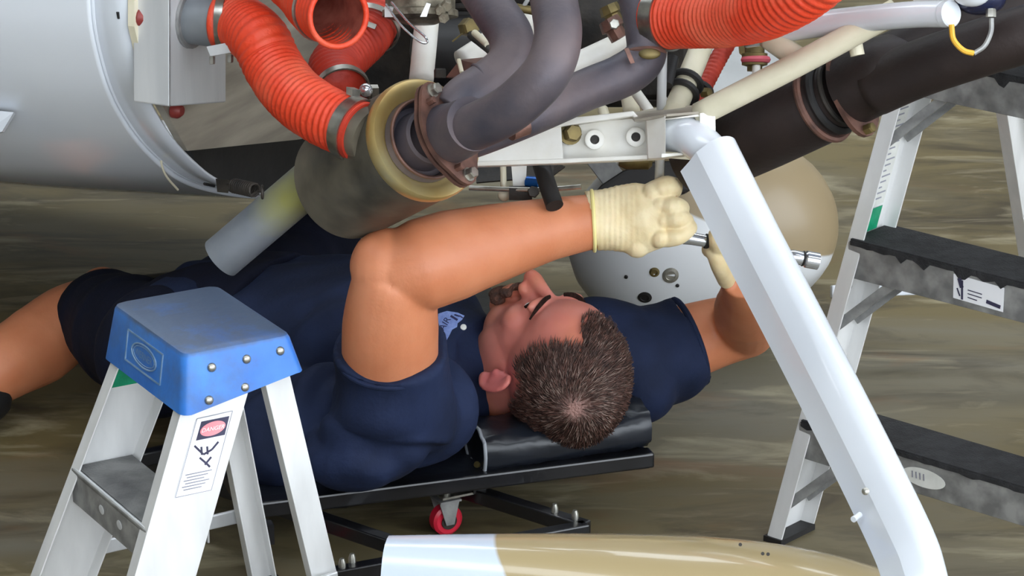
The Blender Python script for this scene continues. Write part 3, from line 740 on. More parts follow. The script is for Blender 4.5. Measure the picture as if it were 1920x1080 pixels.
AP('spark_fitting', MB().lathe(P(1140, 36, 4.22), RT * 0.5 - UPV * 0.85, [(0.014, 0), (0.017, 0.014), (0.012, 0.016), (0.012, 0.03)], 8), M['exhaust_rust'], angle=20)
AP('rocker_stud', MB().hex(P(1152, 46, 4.17), TOC, 0.007, 0.012), M['bolt'], smooth=False)
AP('cable_end_fitting', MB().tube([P(968, 14, 4.3), P(1008, 22, 4.3)], 0.006, 10, 1), M['brass'])
AP('control_cable', MB().tube([P(940, 8, 4.32), P(975, 18, 4.3), P(1000, -20, 4.3)], 0.003, 8, 4), M['alu_dark'])
# ---- things hanging below the beam
AP('control_rod', MB().tube([P(943, 300, 4.2), P(945, 372, 4.2)], 0.0042, 10, 1).ell(P(945, 366, 4.2), 0.008), M['cream'])
AP('rod_bracket', MB().prism([P(958, 300, 4.2), P(988, 300, 4.2), P(986, 350, 4.2), P(962, 350, 4.2)], -TOC * 0.012), M['white_mount'], smooth=False)
AP('cross_rod', MB().tube([P(880, 352, 4.19), P(1000, 356, 4.17), P(1090, 350, 4.15)], 0.0034, 10, 2), M['bolt'])
AP('rod_end', MB().box(P(976, 362, 4.18), (0.03, 0.012, 0.016)).hex(P(1000, 360, 4.17), TOC, 0.008, 0.01), M['dark_metal'], smooth=False)
AP('line_fitting', MB().tube([P(990, 342, 4.19), P(1014, 344, 4.18)], 0.009, 12, 1), M['blue_anod'])
AP('vent_hose', MB().tube([P(1012, 300, 4.16), P(1026, 345, 4.13), P(1040, 386, 4.11)], px(17, 4.13), 18, 6), M['black'])
AP('air_scoop', MB().prism([P(893, 308, 4.35), P(1040, 304, 4.35), P(1060, 312, 4.3), P(1036, 330, 4.3), P(893, 342, 4.3)], -TOC * 0.05), M['dark_metal'], smooth=False)
AP('rubber_boot', MB().prism([P(1114, 362, 4.5), P(1128, 346, 4.5), P(1168, 320, 4.5), P(1215, 304, 4.5), P(1300, 298, 4.5), P(1320, 330, 4.5), P(1290, 362, 4.5), P(1180, 372, 4.5)], -TOC * 0.10), M['black'], smooth=False, bevel=0.006)
AP('oil_drain_fitting', MB().lathe(P(1160, 300, 4.3), RT, [(0.008, 0), (0.013, 0.01), (0.013, 0.04), (0.008, 0.045)], 14), M['brass'])
AP('gear_link', MB().prism([P(1100, 304, 4.6), P(1150, 300, 4.6), P(1168, 322, 4.6), P(1132, 346, 4.6)], -TOC * 0.02), M['alu_dark'], smooth=False)
# ------------------------------------------------------------------ step ladders
def blue_material():
    m = mat('worn_blue_plastic', rgb(40, 104, 186), rgb(58, 126, 206), 0.42, scale=14, bump=0.06, bscale=60)
    nt = m.node_tree; L = nt.links.new; b = nt.nodes['Principled BSDF']
    src = b.inputs['Base Color'].links[0].from_socket
    tc = nt.nodes.new('ShaderNodeTexCoord'); n = nt.nodes.new('ShaderNodeTexNoise'); n.inputs['Scale'].default_value = 11; n.inputs['Detail'].default_value = 9
    n.inputs['Roughness'].default_value = 0.68
    L(tc.outputs['Object'], n.inputs['Vector'])
    sx = nt.nodes.new('ShaderNodeSeparateXYZ'); L(tc.outputs['Object'], sx.inputs[0])      # trodden dirt lies on the flat top
    mr0 = nt.nodes.new('ShaderNodeMapRange'); mr0.inputs[1].default_value = 0.030; mr0.inputs[2].default_value = 0.0364
    mr0.inputs[3].default_value = 0.05; mr0.inputs[4].default_value = 0.42; L(sx.outputs['Z'], mr0.inputs[0])
    ad = nt.nodes.new('ShaderNodeMath'); ad.operation = 'ADD'; L(n.outputs[0], ad.inputs[0]); L(mr0.outputs[0], ad.inputs[1])
    mr = nt.nodes.new('ShaderNodeMapRange'); mr.inputs[1].default_value = 0.52; mr.inputs[2].default_value = 0.90; mr.inputs[4].default_value = 0.84
    L(ad.outputs[0], mr.inputs[0])
    mx = nt.nodes.new('ShaderNodeMix'); mx.data_type = 'RGBA'; L(mr.outputs[0], mx.inputs['Factor']); L(src, mx.inputs['A'])
    mx.inputs['B'].default_value = rgb(74, 80, 84); L(mx.outputs['Result'], b.inputs['Base Color'])
    return m
M['blue'] = blue_material()
M['emboss'] = mat('scuffed_blue_emboss', rgb(92, 126, 160), rgb(128, 156, 184), 0.5, scale=40)
M['green'] = mat('green_tape', rgb(0, 128, 88), rgb(12, 146, 104), 0.45, scale=60, bump=0.1)
M['grip'] = mat('black_grip_tread', rgb(26, 26, 28), rgb(46, 46, 48), 0.85, scale=60, bump=0.4, bscale=400)
M['tread_grey'] = mat('worn_grey_tread', rgb(84, 84, 84), rgb(126, 126, 124), 0.7, scale=18, bump=0.25, bscale=300)
M['paper'] = mat('white_label', rgb(228, 228, 232), rgb(238, 238, 240), 0.5)
M['paper_warm'] = mat('old_label', rgb(206, 206, 200), rgb(222, 222, 216), 0.5, scale=40)
M['ink'] = mat('dark_ink', rgb(40, 38, 62), rgb(60, 58, 84), 0.6)
M['ink_grey'] = mat('faded_ink', rgb(120, 120, 132), rgb(150, 150, 160), 0.6)
M['danger_red'] = mat('faded_red_print', rgb(226, 130, 140), rgb(236, 150, 156), 0.5)

def channel(a, b, web, flange, th, webdir, fdir):
    """aluminium channel from a to b: web along webdir, flanges pointing along fdir"""
    a, b = V(a), V(b); d = (b - a).normalized()
    w = V(webdir); w = (w - d * w.dot(d)).normalized(); f = V(fdir); f = (f - d * f.dot(d) - w * f.dot(w)).normalized()
    h = web / 2
    pr = [(-h, 0), (h, 0), (h, flange), (h - th, flange), (h - th, th), (-h + th, th), (-h + th, flange), (-h, flange)]
    return MB().rings([[p + w * x + f * y for x, y in pr] for p in (a, b)])

def lpart(o, org): return o

# --- small ladder with the blue top
lad = root('step_ladder', (-0.381, 3.693, 0), 'small aluminium step ladder with a scuffed blue plastic top cap', 'ladder')
lad.rotation_euler.z = math.radians(120); ORG[lad] = V((0, 0, 0))
LP = lambda name, mb, m, par=None, **k: obj(name, mb, m, par or lad, **k)
zt = 0.44; hw, hd = 0.108, 0.072
def cap_ring(ix, iy, z, fl=0.0):
    r = []; e = 0.012
    cor = [(1, 1), (-1, 1), (-1, -1), (1, -1)]
    for sx, sy in cor:
        cx, cy = sx * (hw - e + ix), sy * (hd - e + iy)
        a0 = math.atan2(sy, sx) - math.pi / 4
        for k in range(5):
            t = a0 + k * math.pi / 8
            r.append(V((cx + e * math.cos(t), cy + e * math.sin(t), z)))
    return r
def skirt(ring, drop_front=0.074, drop_rear=0.047):
    out = []
    for p in ring:
        t = (p.y + hd) / (2 * hd)
        f = 1 / (1 + math.exp(-(t - 0.42) * 26))
        out.append(V((p.x, p.y, zt - drop_rear - (drop_front - drop_rear) * f)))
    return out
c0 = cap_ring(-0.006, -0.006, zt); c1 = cap_ring(-0.002, -0.002, zt - 0.002); c2_ = cap_ring(0, 0, zt - 0.006)
c3 = skirt(cap_ring(0.012, 0.010, 0)); c4 = skirt(cap_ring(0.008, 0.006, 0)); c5 = cap_ring(-0.004, -0.004, zt - 0.010)
mid = [c2_[i].lerp(c3[i], 0.5) for i in range(20)]
capo = LP('top_cap', MB().rings([c0, c1, c2_, mid, c3, c4, c5], True, True), M['blue'], angle=35, label='blue plastic top cap, grey with dirt on top')
# embossed maker's panel on the front face
fy0 = hd + 0.004; nfy = V((0, 1, 0.15)).normalized()
def front_pt(x, z): return V((x, hd + 0.010 * (zt - 0.006 - z) / 0.067 + 0.0006, z))
pan = MB(); w_ = 0.052
for (xa, za, xb, zb) in [(-w_, -.018, w_, -.018), (w_, -.018, w_, -.056), (w_, -.056, -w_, -.056), (-w_, -.056, -w_, -.018)]:
    pan.bar(front_pt(xa, zt + za), front_pt(xb, zt + zb), 0.0018, 0.0018, nfy)
LP('cap_panel_border', pan, M['emboss'], capo, smooth=False)
ov = [front_pt(0.036 * math.cos(2 * math.pi * k / 40), zt - 0.037 + 0.0135 * math.sin(2 * math.pi * k / 40)) for k in range(41)]
LP('cap_oval', MB().tube(ov, 0.0012, 6, 1), M['emboss'], capo)
ov = [front_pt(0.031 * math.cos(2 * math.pi * k / 40), zt - 0.037 + 0.0105 * math.sin(2 * math.pi * k / 40)) for k in range(41)]
LP('cap_oval', MB().tube(ov, 0.0006, 6, 1), M['emboss'], capo)
LP('cap_lettering', text_mb('WERNER', 0.0125, front_pt(0, zt - 0.037), (-1, 0, 0), (0, -0.15, 1)), M['emboss'], capo)
for (y, z) in [(0.038, -0.022), (-0.008, -0.020), (-0.053, -0.018), (0.046, -0.060), (-0.002, -0.053)]:
    x = -(hw + 0.012 * (-z - 0.006) / 0.067)
    LP('rivet', MB().lathe((x - 0.0005, y, zt + z), (-1, 0, 0.15), [(0.0058, 0), (0.0056, 0.0016), (0.004, 0.0032), (0.001, 0.004)], 16), M['bolt'], capo)
for sx in (-1, 1):
    a = V((sx * 0.100, 0.014, 0.415)); b = V((sx * 0.140, 0.180, 0.0))
    rail = LP('rail', channel(a, b, 0.080, 0.022, 0.0022, (0, 1, 0), (-sx, 0, 0)), M['alu_rail'], smooth=False, bevel=0.0008)
    ra_, rb_ = V((sx * 0.092, -0.050, 0.415)), V((sx * 0.118, -0.128, 0.0))
    LP('rear_leg', channel(ra_, rb_, 0.034, 0.018, 0.002, (0, 1, 0), (-sx, 0, 0)), M['alu_rail'], smooth=False, bevel=0.0008)
    LP('foot', MB().box(b + V((-sx * 0.01, 0, 0.012)), (0.030, 0.088, 0.024)), M['black'], rail, smooth=False)
    LP('foot', MB().box(rb_ + V((-sx * 0.008, 0, 0.010)), (0.024, 0.040, 0.020)), M['black'], smooth=False)
    LP('spreader', MB().bar((sx * 0.140, 0.10, 0.10), (sx * 0.120, -0.120, 0.112), 0.020, 0.005, (sx, 0, 0)), M['alu'], smooth=False, bevel=0.002)
def rail_y(z): return 0.014 + (0.415 - z) / 0.415 * 0.166
def rail_x(z): return 0.100 + (0.415 - z) / 0.415 * 0.040
sz = 0.228; sy = rail_y(sz)
stp = LP('step', MB().box((0, sy + 0.002, sz - 0.003), (2 * rail_x(sz) - 0.006, 0.084, 0.006))
         .box((0, sy + 0.042, sz - 0.024), (2 * rail_x(sz) - 0.006, 0.004, 0.044)).box((0, sy - 0.038, sz - 0.018), (2 * rail_x(sz) - 0.006, 0.003, 0.032)), M['alu_dark'], smooth=False, bevel=0.001)
LP('tread', MB().box((0, sy, sz + 0.001), (2 * rail_x(sz) - 0.010, 0.076, 0.002)), M['tread_grey'], stp, smooth=False)
LP('step_edge', MB().tube([(-rail_x(sz) + .010, sy + 0.041, sz), (rail_x(sz) - .010, sy + 0.041, sz)], 0.0022, 8, 1), M['alu'], stp)
for x in (0.02, -0.035):
    LP('step_dimple', MB().ell((x, sy + 0.0445, sz - 0.022), (0.008, 0.001, 0.006)), M['alu'], stp)
# rivets on rails and tape on the far rail
for (sx, z, dy, ins) in [(1, 0.17, 0.0, -1), (1, 0.205, -.012, -1)]:
    LP('rail_rivet', MB().lathe((rail_x(z) - 0.0022, rail_y(z) + dy, z), (-1, 0, 0), [(0.005, 0), (0.004, 0.002), (0.0015, 0.0024)], 14), M['alu_dark'])
tz0, tz1 = 0.372, 0.328
LP('green_tape', MB().prism([(rail_x(tz0) - .0024, rail_y(tz0) + .036, tz0), (rail_x(tz0) - .0024, rail_y(tz0) - .037, tz0), (rail_x(tz1) - .0024, rail_y(tz1) - .037, tz1), (rail_x(tz1) - .0024, rail_y(tz1) + .036, tz1)], (-0.0006, 0, 0)), M['green'], smooth=False)
# warning label on the near rail's outer face
def rail_pt(s, z, lift=0.0006):     # s: across the rail, + towards the rear of the ladder
    return V((-rail_x(z) - lift, rail_y(z) - s, z))
lab = LP('warning_label', MB().prism([rail_pt(-.020, .352), rail_pt(.028, .356), rail_pt(.030, .262), rail_pt(-.019, .262)], (-0.0003, 0, 0)), M['paper'], smooth=False)
LP('label_block', MB().prism([rail_pt(-.012, .350, .001), rail_pt(.025, .350, .001), rail_pt(.026, .328, .001), rail_pt(-.012, .328, .001)], (-0.0003, 0, 0)), M['ink'], lab, smooth=False)
LP('label_oval', MB().prism([rail_pt(0.0065 + 0.0165 * math.cos(2 * math.pi * k / 28), 0.339 + 0.0085 * math.sin(2 * math.pi * k / 28), .0015) for k in range(28)], (-0.0003, 0, 0)), M['danger_red'], lab, smooth=False)
ydir = V((0, -1, 0)); zdir = (rail_pt(0, .35) - rail_pt(0, .26)).normalized()
LP('label_lettering', text_mb('DANGER', 0.0075, rail_pt(0.0065, 0.339, .0020), ydir, zdir), M['paper'], lab)
for (s0, z0, s1, z1) in [(-.019, .3545, .0275, .3555), (.0275, .3555, .0292, .263), (.0292, .263, -.018, .263), (-.018, .263, -.019, .3545)]:
    LP('label_border', MB().bar(rail_pt(s0, z0, .001), rail_pt(s1, z1, .001), 0.0008, 0.0003, (1, 0, 0)), M['ink_grey'], lab, smooth=False)
pic = MB()
for (s0, z0, s1, z1) in [(-.012, .322, .004, .309), (.004, .309, .014, .313), (.014, .313, .020, .321), (.0, .306, .012, .297), (.012, .297, .018, .292), (-.002, .319, .002, .309), (.006, .318, .010, .308), (.016, .304, .010, .296)]:
    pic.bar(rail_pt(s0, z0, .001), rail_pt(s1, z1, .001), 0.0026, 0.0004, (1, 0, 0))
LP('label_pictogram', pic, M['ink'], lab, smooth=False)
for i in range(6):
    z = 0.288 - i * 0.0036
    LP('label_line', MB().bar(rail_pt(-.013 + .003 * (i % 2), z, .001), rail_pt(.022 - .004 * (i % 3), z, .001), 0.0013, 0.0003, (1, 0, 0)), M['ink_grey'], lab, smooth=False)

# --- tall ladder behind the nose gear leg (closed up, standing on its front rails)
lad2 = root('step_ladder', (0.5905, 3.934, 0), 'tall aluminium step ladder with black grip treads and green tape, behind the white gear leg', 'ladder')
lad2.rotation_euler.z = math.radians(138.6); ORG[lad2] = V((0, 0, 0))
RP = lambda name, mb, m, par=None, **k: obj(name, mb, m, par or lad2, **k)
fy_ = lambda z: 0.23 * (0.42 - z)              # front face of the rails
hx = lambda z: 0.190 + 0.12 * (0.42 - z)
TOP = 0.88
rear = lambda z: fy_(TOP) - 0.06 - 0.52 * (TOP - z)
for sx in (-1, 1):
    a = V((sx * hx(0), fy_(0) - 0.038, 0.0)); b = V((sx * hx(TOP), fy_(TOP) - 0.038, TOP))
    RP('rail', channel(a, b, 0.074, 0.024, 0.0025, (0, 1, 0), (-sx, 0, 0)), M['alu_rail'], smooth=False, bevel=0.0008)
    ra2 = V((sx * (hx(0) - 0.004), rear(0), 0.0)); rb2 = V((sx * (hx(TOP) - 0.012), rear(TOP), TOP - 0.01))
    RP('rear_leg', channel(ra2, rb2, 0.056, 0.020, 0.002, (0, 1, 0), (-sx, 0, 0)), M['alu_rail'], smooth=False, bevel=0.0008)
    for z in (0.62, 0.30):
        RP('rear_brace', MB().bar((sx * (hx(z) - 0.06), rear(z) - 0.012, z + 0.01), (sx * (hx(z) - 0.006), rear(z - 0.06) - 0.012, z - 0.06), 0.013, 0.003, (0, 1, 0)), M['alu_dark'], smooth=False)
    RP('foot', MB().box(a + V((-sx * 0.012, 0, 0.004)), (0.030, 0.078, 0.008)), M['black'], smooth=False)
    RP('foot', MB().box(ra2 + V((-sx * 0.010, 0, 0.004)), (0.026, 0.060, 0.008)), M['black'], smooth=False)
for z in (0.62, 0.30):
    RP('rear_rung', MB().bar((-hx(z) + 0.01, rear(z) - 0.014, z), (hx(z) - 0.01, rear(z) - 0.014, z), 0.020, 0.016, (0, 1, 0)), M['alu_dark'], smooth=False, bevel=0.002)
RP('top_cap', MB().box((0, fy_(TOP) - 0.05, TOP + 0.02), (2 * hx(TOP) + 0.03, 0.13, 0.05)), M['blue'], smooth=False, bevel=0.006)
for i, z in enumerate((0.17, 0.42, 0.67)):
    W = 2 * hx(z) - 0.006; y = fy_(z)
    st = RP('step', MB().box((0, y + 0.001, z - 0.026), (W, 0.003, 0.050)).box((0, y - 0.040, z - 0.002), (W, 0.082, 0.004)).box((0, y - 0.080, z - 0.016), (W, 0.003, 0.03)), M['alu_dark'], smooth=False, bevel=0.001)
    tr = MB(); n = 40
    W -= 0.008
    top = [V((W / 2 - W * k / n, y + 0.0034, z + 0.0015)) for k in range(n + 1)]
    rnd = random.Random(i)
    low = [p - V((0, 0, 0.006 + 0.007 * max(0, noise.noise((k * 0.45, i * 9.0, 0))) + (0.008 if rnd.random() < 0.08 else 0))) for k, p in enumerate(top)]
    tr.prism(top + low[::-1], (0, 0.0008, 0))          # paint edge dripping over the step front
    tr.box((0, y - 0.040, z + 0.002), (W, 0.086, 0.004))
    RP('tread', tr, M['grip'], st, smooth=False)
    for sx in (-1, 1):
        for dy in (-0.010, -0.064):
            p0 = V((sx * (hx(z) - 0.075), y + dy, z - 0.044)); p1 = V((sx * (hx(z - 0.12) - 0.006), fy_(z - 0.12) + dy, z - 0.125))
            RP('brace', MB().bar(p0, p1, 0.013, 0.004, (0, 1, 0)), M['alu_dark'], smooth=False, bevel=0.0006)
# labels on the steps and rail
def stp_pt(z, x, dz, lift=0.0032): return V((x, fy_(z) + lift, z + dz))
l1 = RP('step_label', MB().prism([stp_pt(.42, 0.018, -0.008), stp_pt(.42, -0.060, -0.010), stp_pt(.42, -0.060, -0.043), stp_pt(.42, 0.017, -0.041)], (0, 0.0004, 0)), M['paper'], smooth=False)
for (x0, z0, x1, z1, w) in [(-.036, -.012, -.040, -.024, .006), (-.040, -.014, -.041, -.040, .003), (-.034, -.026, -.038, -.036, .002), (-.072, -.034, -.090, -.037, .005), (-.048, -.030, -.066, -.031, .0012), (-.048, -.035, -.060, -.036, .0012), (-.048, -.025, -.066, -.026, .0012)]:
    RP('label_mark', MB().bar(stp_pt(.42, x0 * 1.2 + 0.052, z0, .0042), stp_pt(.42, x1 * 1.2 + 0.052, z1, .0042), w, 0.0004, (0, 1, 0)), M['ink'], l1, smooth=False)
l2 = RP('oval_label', MB().prism([stp_pt(.17, 0.012 + 0.034 * math.cos(2 * math.pi * k / 28), -0.026 + 0.013 * math.sin(2 * math.pi * k / 28)) for k in range(28)], (0, 0.0004, 0)), M['paper_warm'], smooth=False)
for k in range(4):
    RP('label_mark', MB().bar(stp_pt(.17, 0.030 - 0.006 * k, -0.020, .0042), stp_pt(.17, 0.029 - 0.006 * k, -0.029, .0042), 0.0018, 0.0004, (0, 1, 0)), M['ink_grey'], l2, smooth=False)
# long instruction label and green tape on the inner web of the far rail
def web_pt(s, z, lift=0.0032): return V((hx(z) - lift, fy_(z) - 0.038 - s, z))
l3 = RP('instruction_label', MB().prism([web_pt(-.024, .62), web_pt(.022, .62), web_pt(.022, .458), web_pt(-.024, .458)], (-0.0003, 0, 0)), M['paper_warm'], smooth=False)
for i in range(20):
    z = 0.612 - i * 0.0076
    RP('label_line', MB().bar(web_pt(-.020, z, .0040), web_pt(.018 - 0.006 * (i % 3), z, .0040), 0.0020, 0.0003, (1, 0, 0)), M['ink_grey'], l3, smooth=False)
RP('green_tape', MB().prism([web_pt(-.030, .455, .0042), web_pt(.020, .455, .0042), web_pt(.020, .424, .0042), web_pt(-.030, .424, .0042)], (-0.0005, 0, 0)), M['green'], smooth=False)
RP('rail_rivet', MB().lathe((hx(.35) - 0.0028, fy_(.35) - 0.030, .35), (-1, 0, 0), [(0.006, 0), (0.005, 0.0025), (0.002, 0.003)], 14), M['dark_metal'])
# ------------------------------------------------------------------ mechanic's creeper
M['black_gloss'] = mat('black_enamel', rgb(16, 16, 19), rgb(26, 26, 30), 0.28, coat=0.3, scale=20, bump=0.04)
M['vinyl'] = mat('black_vinyl', rgb(22, 25, 32), rgb(32, 36, 44), 0.3, scale=14, bump=0.12, bscale=25)
M['red_wheel'] = mat('red_urethane', rgb(196, 24, 50), rgb(214, 36, 62), 0.35)
M['piping'] = mat('grey_piping', rgb(120, 124, 130), rgb(150, 154, 160), 0.4)
CL0, CR0 = H(455, 938, 0.105), H(1222, 846, 0.105)
cw = (CR0 - CL0); cwid = cw.length; cw.normalize(); clg = V((-cw.y, cw.x, 0))
CLEN = 0.95
cree = root('creeper', ((CL0 + CR0) / 2 + clg * 0.4) * 1.0, 'black mechanic\'s creeper with red caster wheels under the lying mechanic', 'creeper')
cree.location.z = 0; ORG[cree] = V(cree.location)
CP = lambda name, mb, m, par=None, **k: obj(name, mb, m, par or cree, **k)
Cz = lambda a, b, z: V((CL0.x, CL0.y, 0)) + cw * a + clg * b + V((0, 0, z))
CP('deck', MB().box(Cz(cwid / 2, CLEN / 2, 0.094), (cwid - 0.03, CLEN - 0.02, 0.014), (cw, clg, V((0, 0, 1)))), M['vinyl'], smooth=False, bevel=0.003)
for (a0, b0, a1, b1) in [(0, 0, cwid, 0), (0, CLEN, cwid, CLEN)]:
    CP('end_rail', MB().bar(Cz(a0, b0, 0.092), Cz(a1, b1, 0.096), 0.026, 0.022), M['black_gloss'], smooth=False, bevel=0.003)
for a in (0.012, cwid - 0.012):
    CP('side_rail', MB().bar(Cz(a, 0, 0.090), Cz(a, CLEN, 0.090), 0.024, 0.022), M['black_gloss'], smooth=False, bevel=0.003)
# head cushion: a long half-round roll across the head end
pa, pb = H(896, 842, 0.125), H(1206, 792, 0.135)
pd = (pb - pa).normalized(); pn = V((-pd.y, pd.x, 0))
prof = []
for k in range(24):
    t = 2 * math.pi * k / 24
    prof.append((0.050 * math.copysign(abs(math.cos(t)) ** 0.7, math.cos(t)) + 0.012, 0.031 * math.copysign(abs(math.sin(t)) ** 0.75, math.sin(t))))
hr = MB(); R = []
for i in range(17):
    t = i / 16; s = 1.0 if 0 < i < 16 else 0.93
    sag = 1 - 0.22 * math.exp(-((t - 0.52) / 0.25) ** 2)
    c = pa.lerp(pb, t)
    R.append([c + pn * (x * s) + V((0, 0, 1)) * (y * s * (sag if y > 0 else 1) + 0.003 * math.sin(k * 2.1 + i * 1.3))for k, (x, y) in enumerate(prof)])
hr.rings(R)
cush = CP('head_cushion', hr, M['vinyl'], angle=70)
CP('cushion_piping', MB().tube([R[0][k % 24] for k in range(25)], 0.0026, 8, 1), M['piping'], cush)
CP('cushion_screw', MB().lathe(pa - pd * 0.004 + pn * -0.010 - V((0, 0, 0.018)), -pd - pn, [(0.005, 0), (0.004, 0.003)], 12), M['brass'], cush)
# lower caster frame of square tube
FR = H(1100, 992, 0.055); FL = H(622, 1080, 0.055)
bk = V((-0.77, 0.63, 0)); TB = 0.020
def tb(name, a, b): return CP(name, MB().bar(a, b, TB, TB), M['black_gloss'], smooth=False, bevel=0.002)
tb('frame_end_tube', FR, FL)
tb('frame_side_tube', FR, FR + bk * 0.62)
M1, M2 = FR.lerp(FL, 0.42), FR.lerp(FL, 0.62)
tb('frame_side_tube', M2, M2 + bk * 0.55)
tb('frame_cross_tube', FR + bk * 0.30, M2 + bk * 0.30)
pv = CP('pivot_arc', MB().tube([FR + bk * 0.30 + V((0, 0, .004)), M1 + bk * 0.26 + V((0, 0, -.004)), M1 + bk * 0.36 + V((0, 0, .03))], 0.008, 12, 8), M['black_gloss'])
for p in (FR + bk * 0.02, FR + bk * 0.055, FR.lerp(FL, 0.9) + bk * 0.01, FR.lerp(FL, .96), FR + bk * 0.26):
    CP('frame_bolt', MB().lathe(p + V((0, 0, TB / 2)), (0, 0, 1), [(0.005, 0), (0.005, 0.006), (0.003, 0.012)], 12), M['bolt'])
for (p, q) in [(Cz(0.05, 0.36, 0), 0), (Cz(0.02, 0.46, 0), 0)]:
    pass
for p0 in (FR + bk * 0.05, FR.lerp(FL, 0.95)):      # posts tying the caster frame to the deck
    CP('deck_post', MB().bar(V((p0.x, p0.y, 0.06)) + bk * 0.14, V((p0.x, p0.y, 0.088)) + bk * 0.14, 0.018, 0.018, cw), M['black_gloss'], smooth=False)
def caster(c, yaw):
    d = V((math.cos(yaw), math.sin(yaw), 0))
    w = CP('caster_wheel', MB().lathe(c - d * 0.0095, d, [(0.006, 0), (0.018, 0.0), (0.022, 0.003), (0.022, 0.016), (0.018, 0.019), (0.006, 0.019)], 28), M['red_wheel'], angle=30)
    CP('wheel_hub', MB().lathe(c - d * 0.0115, d, [(0.0115, 0), (0.0115, 0.0012), (0.008, 0.0018), (0.008, 0.021), (0.0115, 0.0222), (0.0115, 0.023)], 20), M['dark_metal'], w)
    e = V((-d.y, d.x, 0))
    CP('caster_fork', MB().prism([c + d * 0.0125 + e * -0.016 + V((0, 0, .030)), c + d * 0.0125 + e * 0.014 + V((0, 0, .030)), c + d * 0.0125 + e * 0.006 + V((0, 0, -.004)), c + d * 0.0125 - e * 0.006 + V((0, 0, -.004))], d * 0.002)
       .prism([c - d * 0.0145 + e * -0.016 + V((0, 0, .030)), c - d * 0.0145 + e * 0.014 + V((0, 0, .030)), c - d * 0.0145 + e * 0.006 + V((0, 0, -.004)), c - d * 0.0145 - e * 0.006 + V((0, 0, -.004))], d * 0.002)
       .box(c + V((0, 0, 0.031)), (0.034, 0.032, 0.003), (d, e, V((0, 0, 1)))), M['alu_dark'], w, smooth=False)
    CP('caster_plate', MB().box(c + V((0, 0, 0.0375)) + e * 0.012, (0.036, 0.05, 0.003), (d, e, V((0, 0, 1)))), M['bolt'], w, smooth=False)
    CP('caster_stem', MB().lathe(c + V((0, 0, 0.032)), (0, 0, 1), [(0.006, 0), (0.006, 0.03)], 12), M['bolt'], w)
c = H(836, 1001, 0.0); caster(V((c.x, c.y, 0.0225)), math.radians(-62))
c = H(486, 1073, 0.0); caster(V((c.x, c.y, 0.0225)), math.radians(10))
for p in (Cz(cwid - 0.06, CLEN - 0.08, 0.0225), Cz(0.06, CLEN - 0.08, 0.0225)):
    caster(p, 0.4)
    CP('deck_post', MB().bar(p + V((0, 0, 0.04)), p + V((0, 0, 0.066)), 0.018, 0.018, cw), M['black_gloss'], smooth=False)
# side brackets seen between the ladder's rails
s0, s1 = H(222, 868, 0.09), H(330, 846, 0.09)
tb('side_arm', s0, s1 + (s1 - s0) * 1.2)
tb('side_arm', s0, H(330, 960, 0.06))
CP('frame_bolt', MB().lathe(H(241, 877, 0.095), (0, 0, 1), [(0.005, 0), (0.005, 0.006), (0.003, 0.010)], 12), M['bolt'])
# ------------------------------------------------------------------ the mechanic
def blob(mb, voxel, smooth=6, disp=None):
    """merge overlapping closed shapes into one continuous smooth surface"""
    me = bpy.data.meshes.new('blob'); me.from_pydata([tuple(v) for v in mb.v], [], mb.f)
    bm = bmesh.new(); bm.from_mesh(me); bmesh.ops.recalc_face_normals(bm, faces=bm.faces); bm.to_mesh(me); bm.free()
    o = bpy.data.objects.new('blob', me); COL.objects.link(o)
    r = o.modifiers.new('r', 'REMESH'); r.mode = 'VOXEL'; r.voxel_size = voxel; r.adaptivity = 0
    if smooth:
        s = o.modifiers.new('s', 'SMOOTH'); s.factor = 0.5; s.iterations = smooth
    dg = bpy.context.evaluated_depsgraph_get(); out = bpy.data.meshes.new_from_object(o.evaluated_get(dg))
    bpy.data.objects.remove(o); bpy.data.meshes.remove(me)
    if disp:
        n = len(out.vertices); co = np.empty(n * 3); nr = np.empty(n * 3)
        out.vertices.foreach_get('co', co); out.vertex_normals.foreach_get('vector', nr)
        co = co.reshape(-1, 3); nr = nr.reshape(-1, 3)
        ds = np.array([disp(V(c), q) for c, q in zip(co.tolist(), nr.tolist())])
        out.vertices.foreach_set('co', (co + nr * ds[:, None]).ravel())
        out.update()
    for p in out.polygons: p.use_smooth = True
    return out

SKIN_A, SKIN_B = rgb(196, 120, 82), rgb(208, 134, 96)
M['skin'] = mat('skin', SKIN_A, SKIN_B, 0.48, scale=14, sss=0.12, bump=0.06, bscale=220)
M['hair'] = mat('brown_hair', rgb(60, 38, 32), rgb(104, 72, 62), 0.5, scale=90)
M['hair_light'] = mat('greying_hair', rgb(110, 88, 78), rgb(150, 128, 118), 0.5, scale=90)
M['shirt'] = mat('navy_work_shirt', rgb(18, 27, 50), rgb(28, 39, 68), 0.8, scale=12, bump=0.12, bscale=160, spec=0.25)
M['shorts'] = mat('dark_navy_shorts', rgb(12, 15, 30), rgb(17, 21, 40), 0.9, scale=12, bump=0.1, bscale=160, spec=0.2)
M['latex'] = mat('cream_latex_glove', rgb(226, 204, 158), rgb(236, 218, 178), 0.5, scale=30, sss=0.1, bump=0.12, bscale=90)
M['latex_edge'] = mat('rolled_glove_cuff', rgb(232, 218, 140), rgb(238, 226, 156), 0.45)
M['patch'] = mat('light_blue_patch', rgb(104, 124, 182), rgb(122, 142, 196), 0.7, scale=200, bump=0.2)
M['thread'] = mat('navy_thread', rgb(24, 24, 64), rgb(34, 34, 78), 0.8)
M['brow'] = mat('dark_brow_hair', rgb(34, 22, 19), rgb(48, 32, 27), 0.9, scale=200, spec=0.1, bump=0.5, bscale=400)
M['lip'] = mat('lip_skin', rgb(176, 96, 88), rgb(186, 106, 96), 0.5)
M['eye'] = mat('eye_white', rgb(220, 214, 206), rgb(226, 220, 214), 0.2)
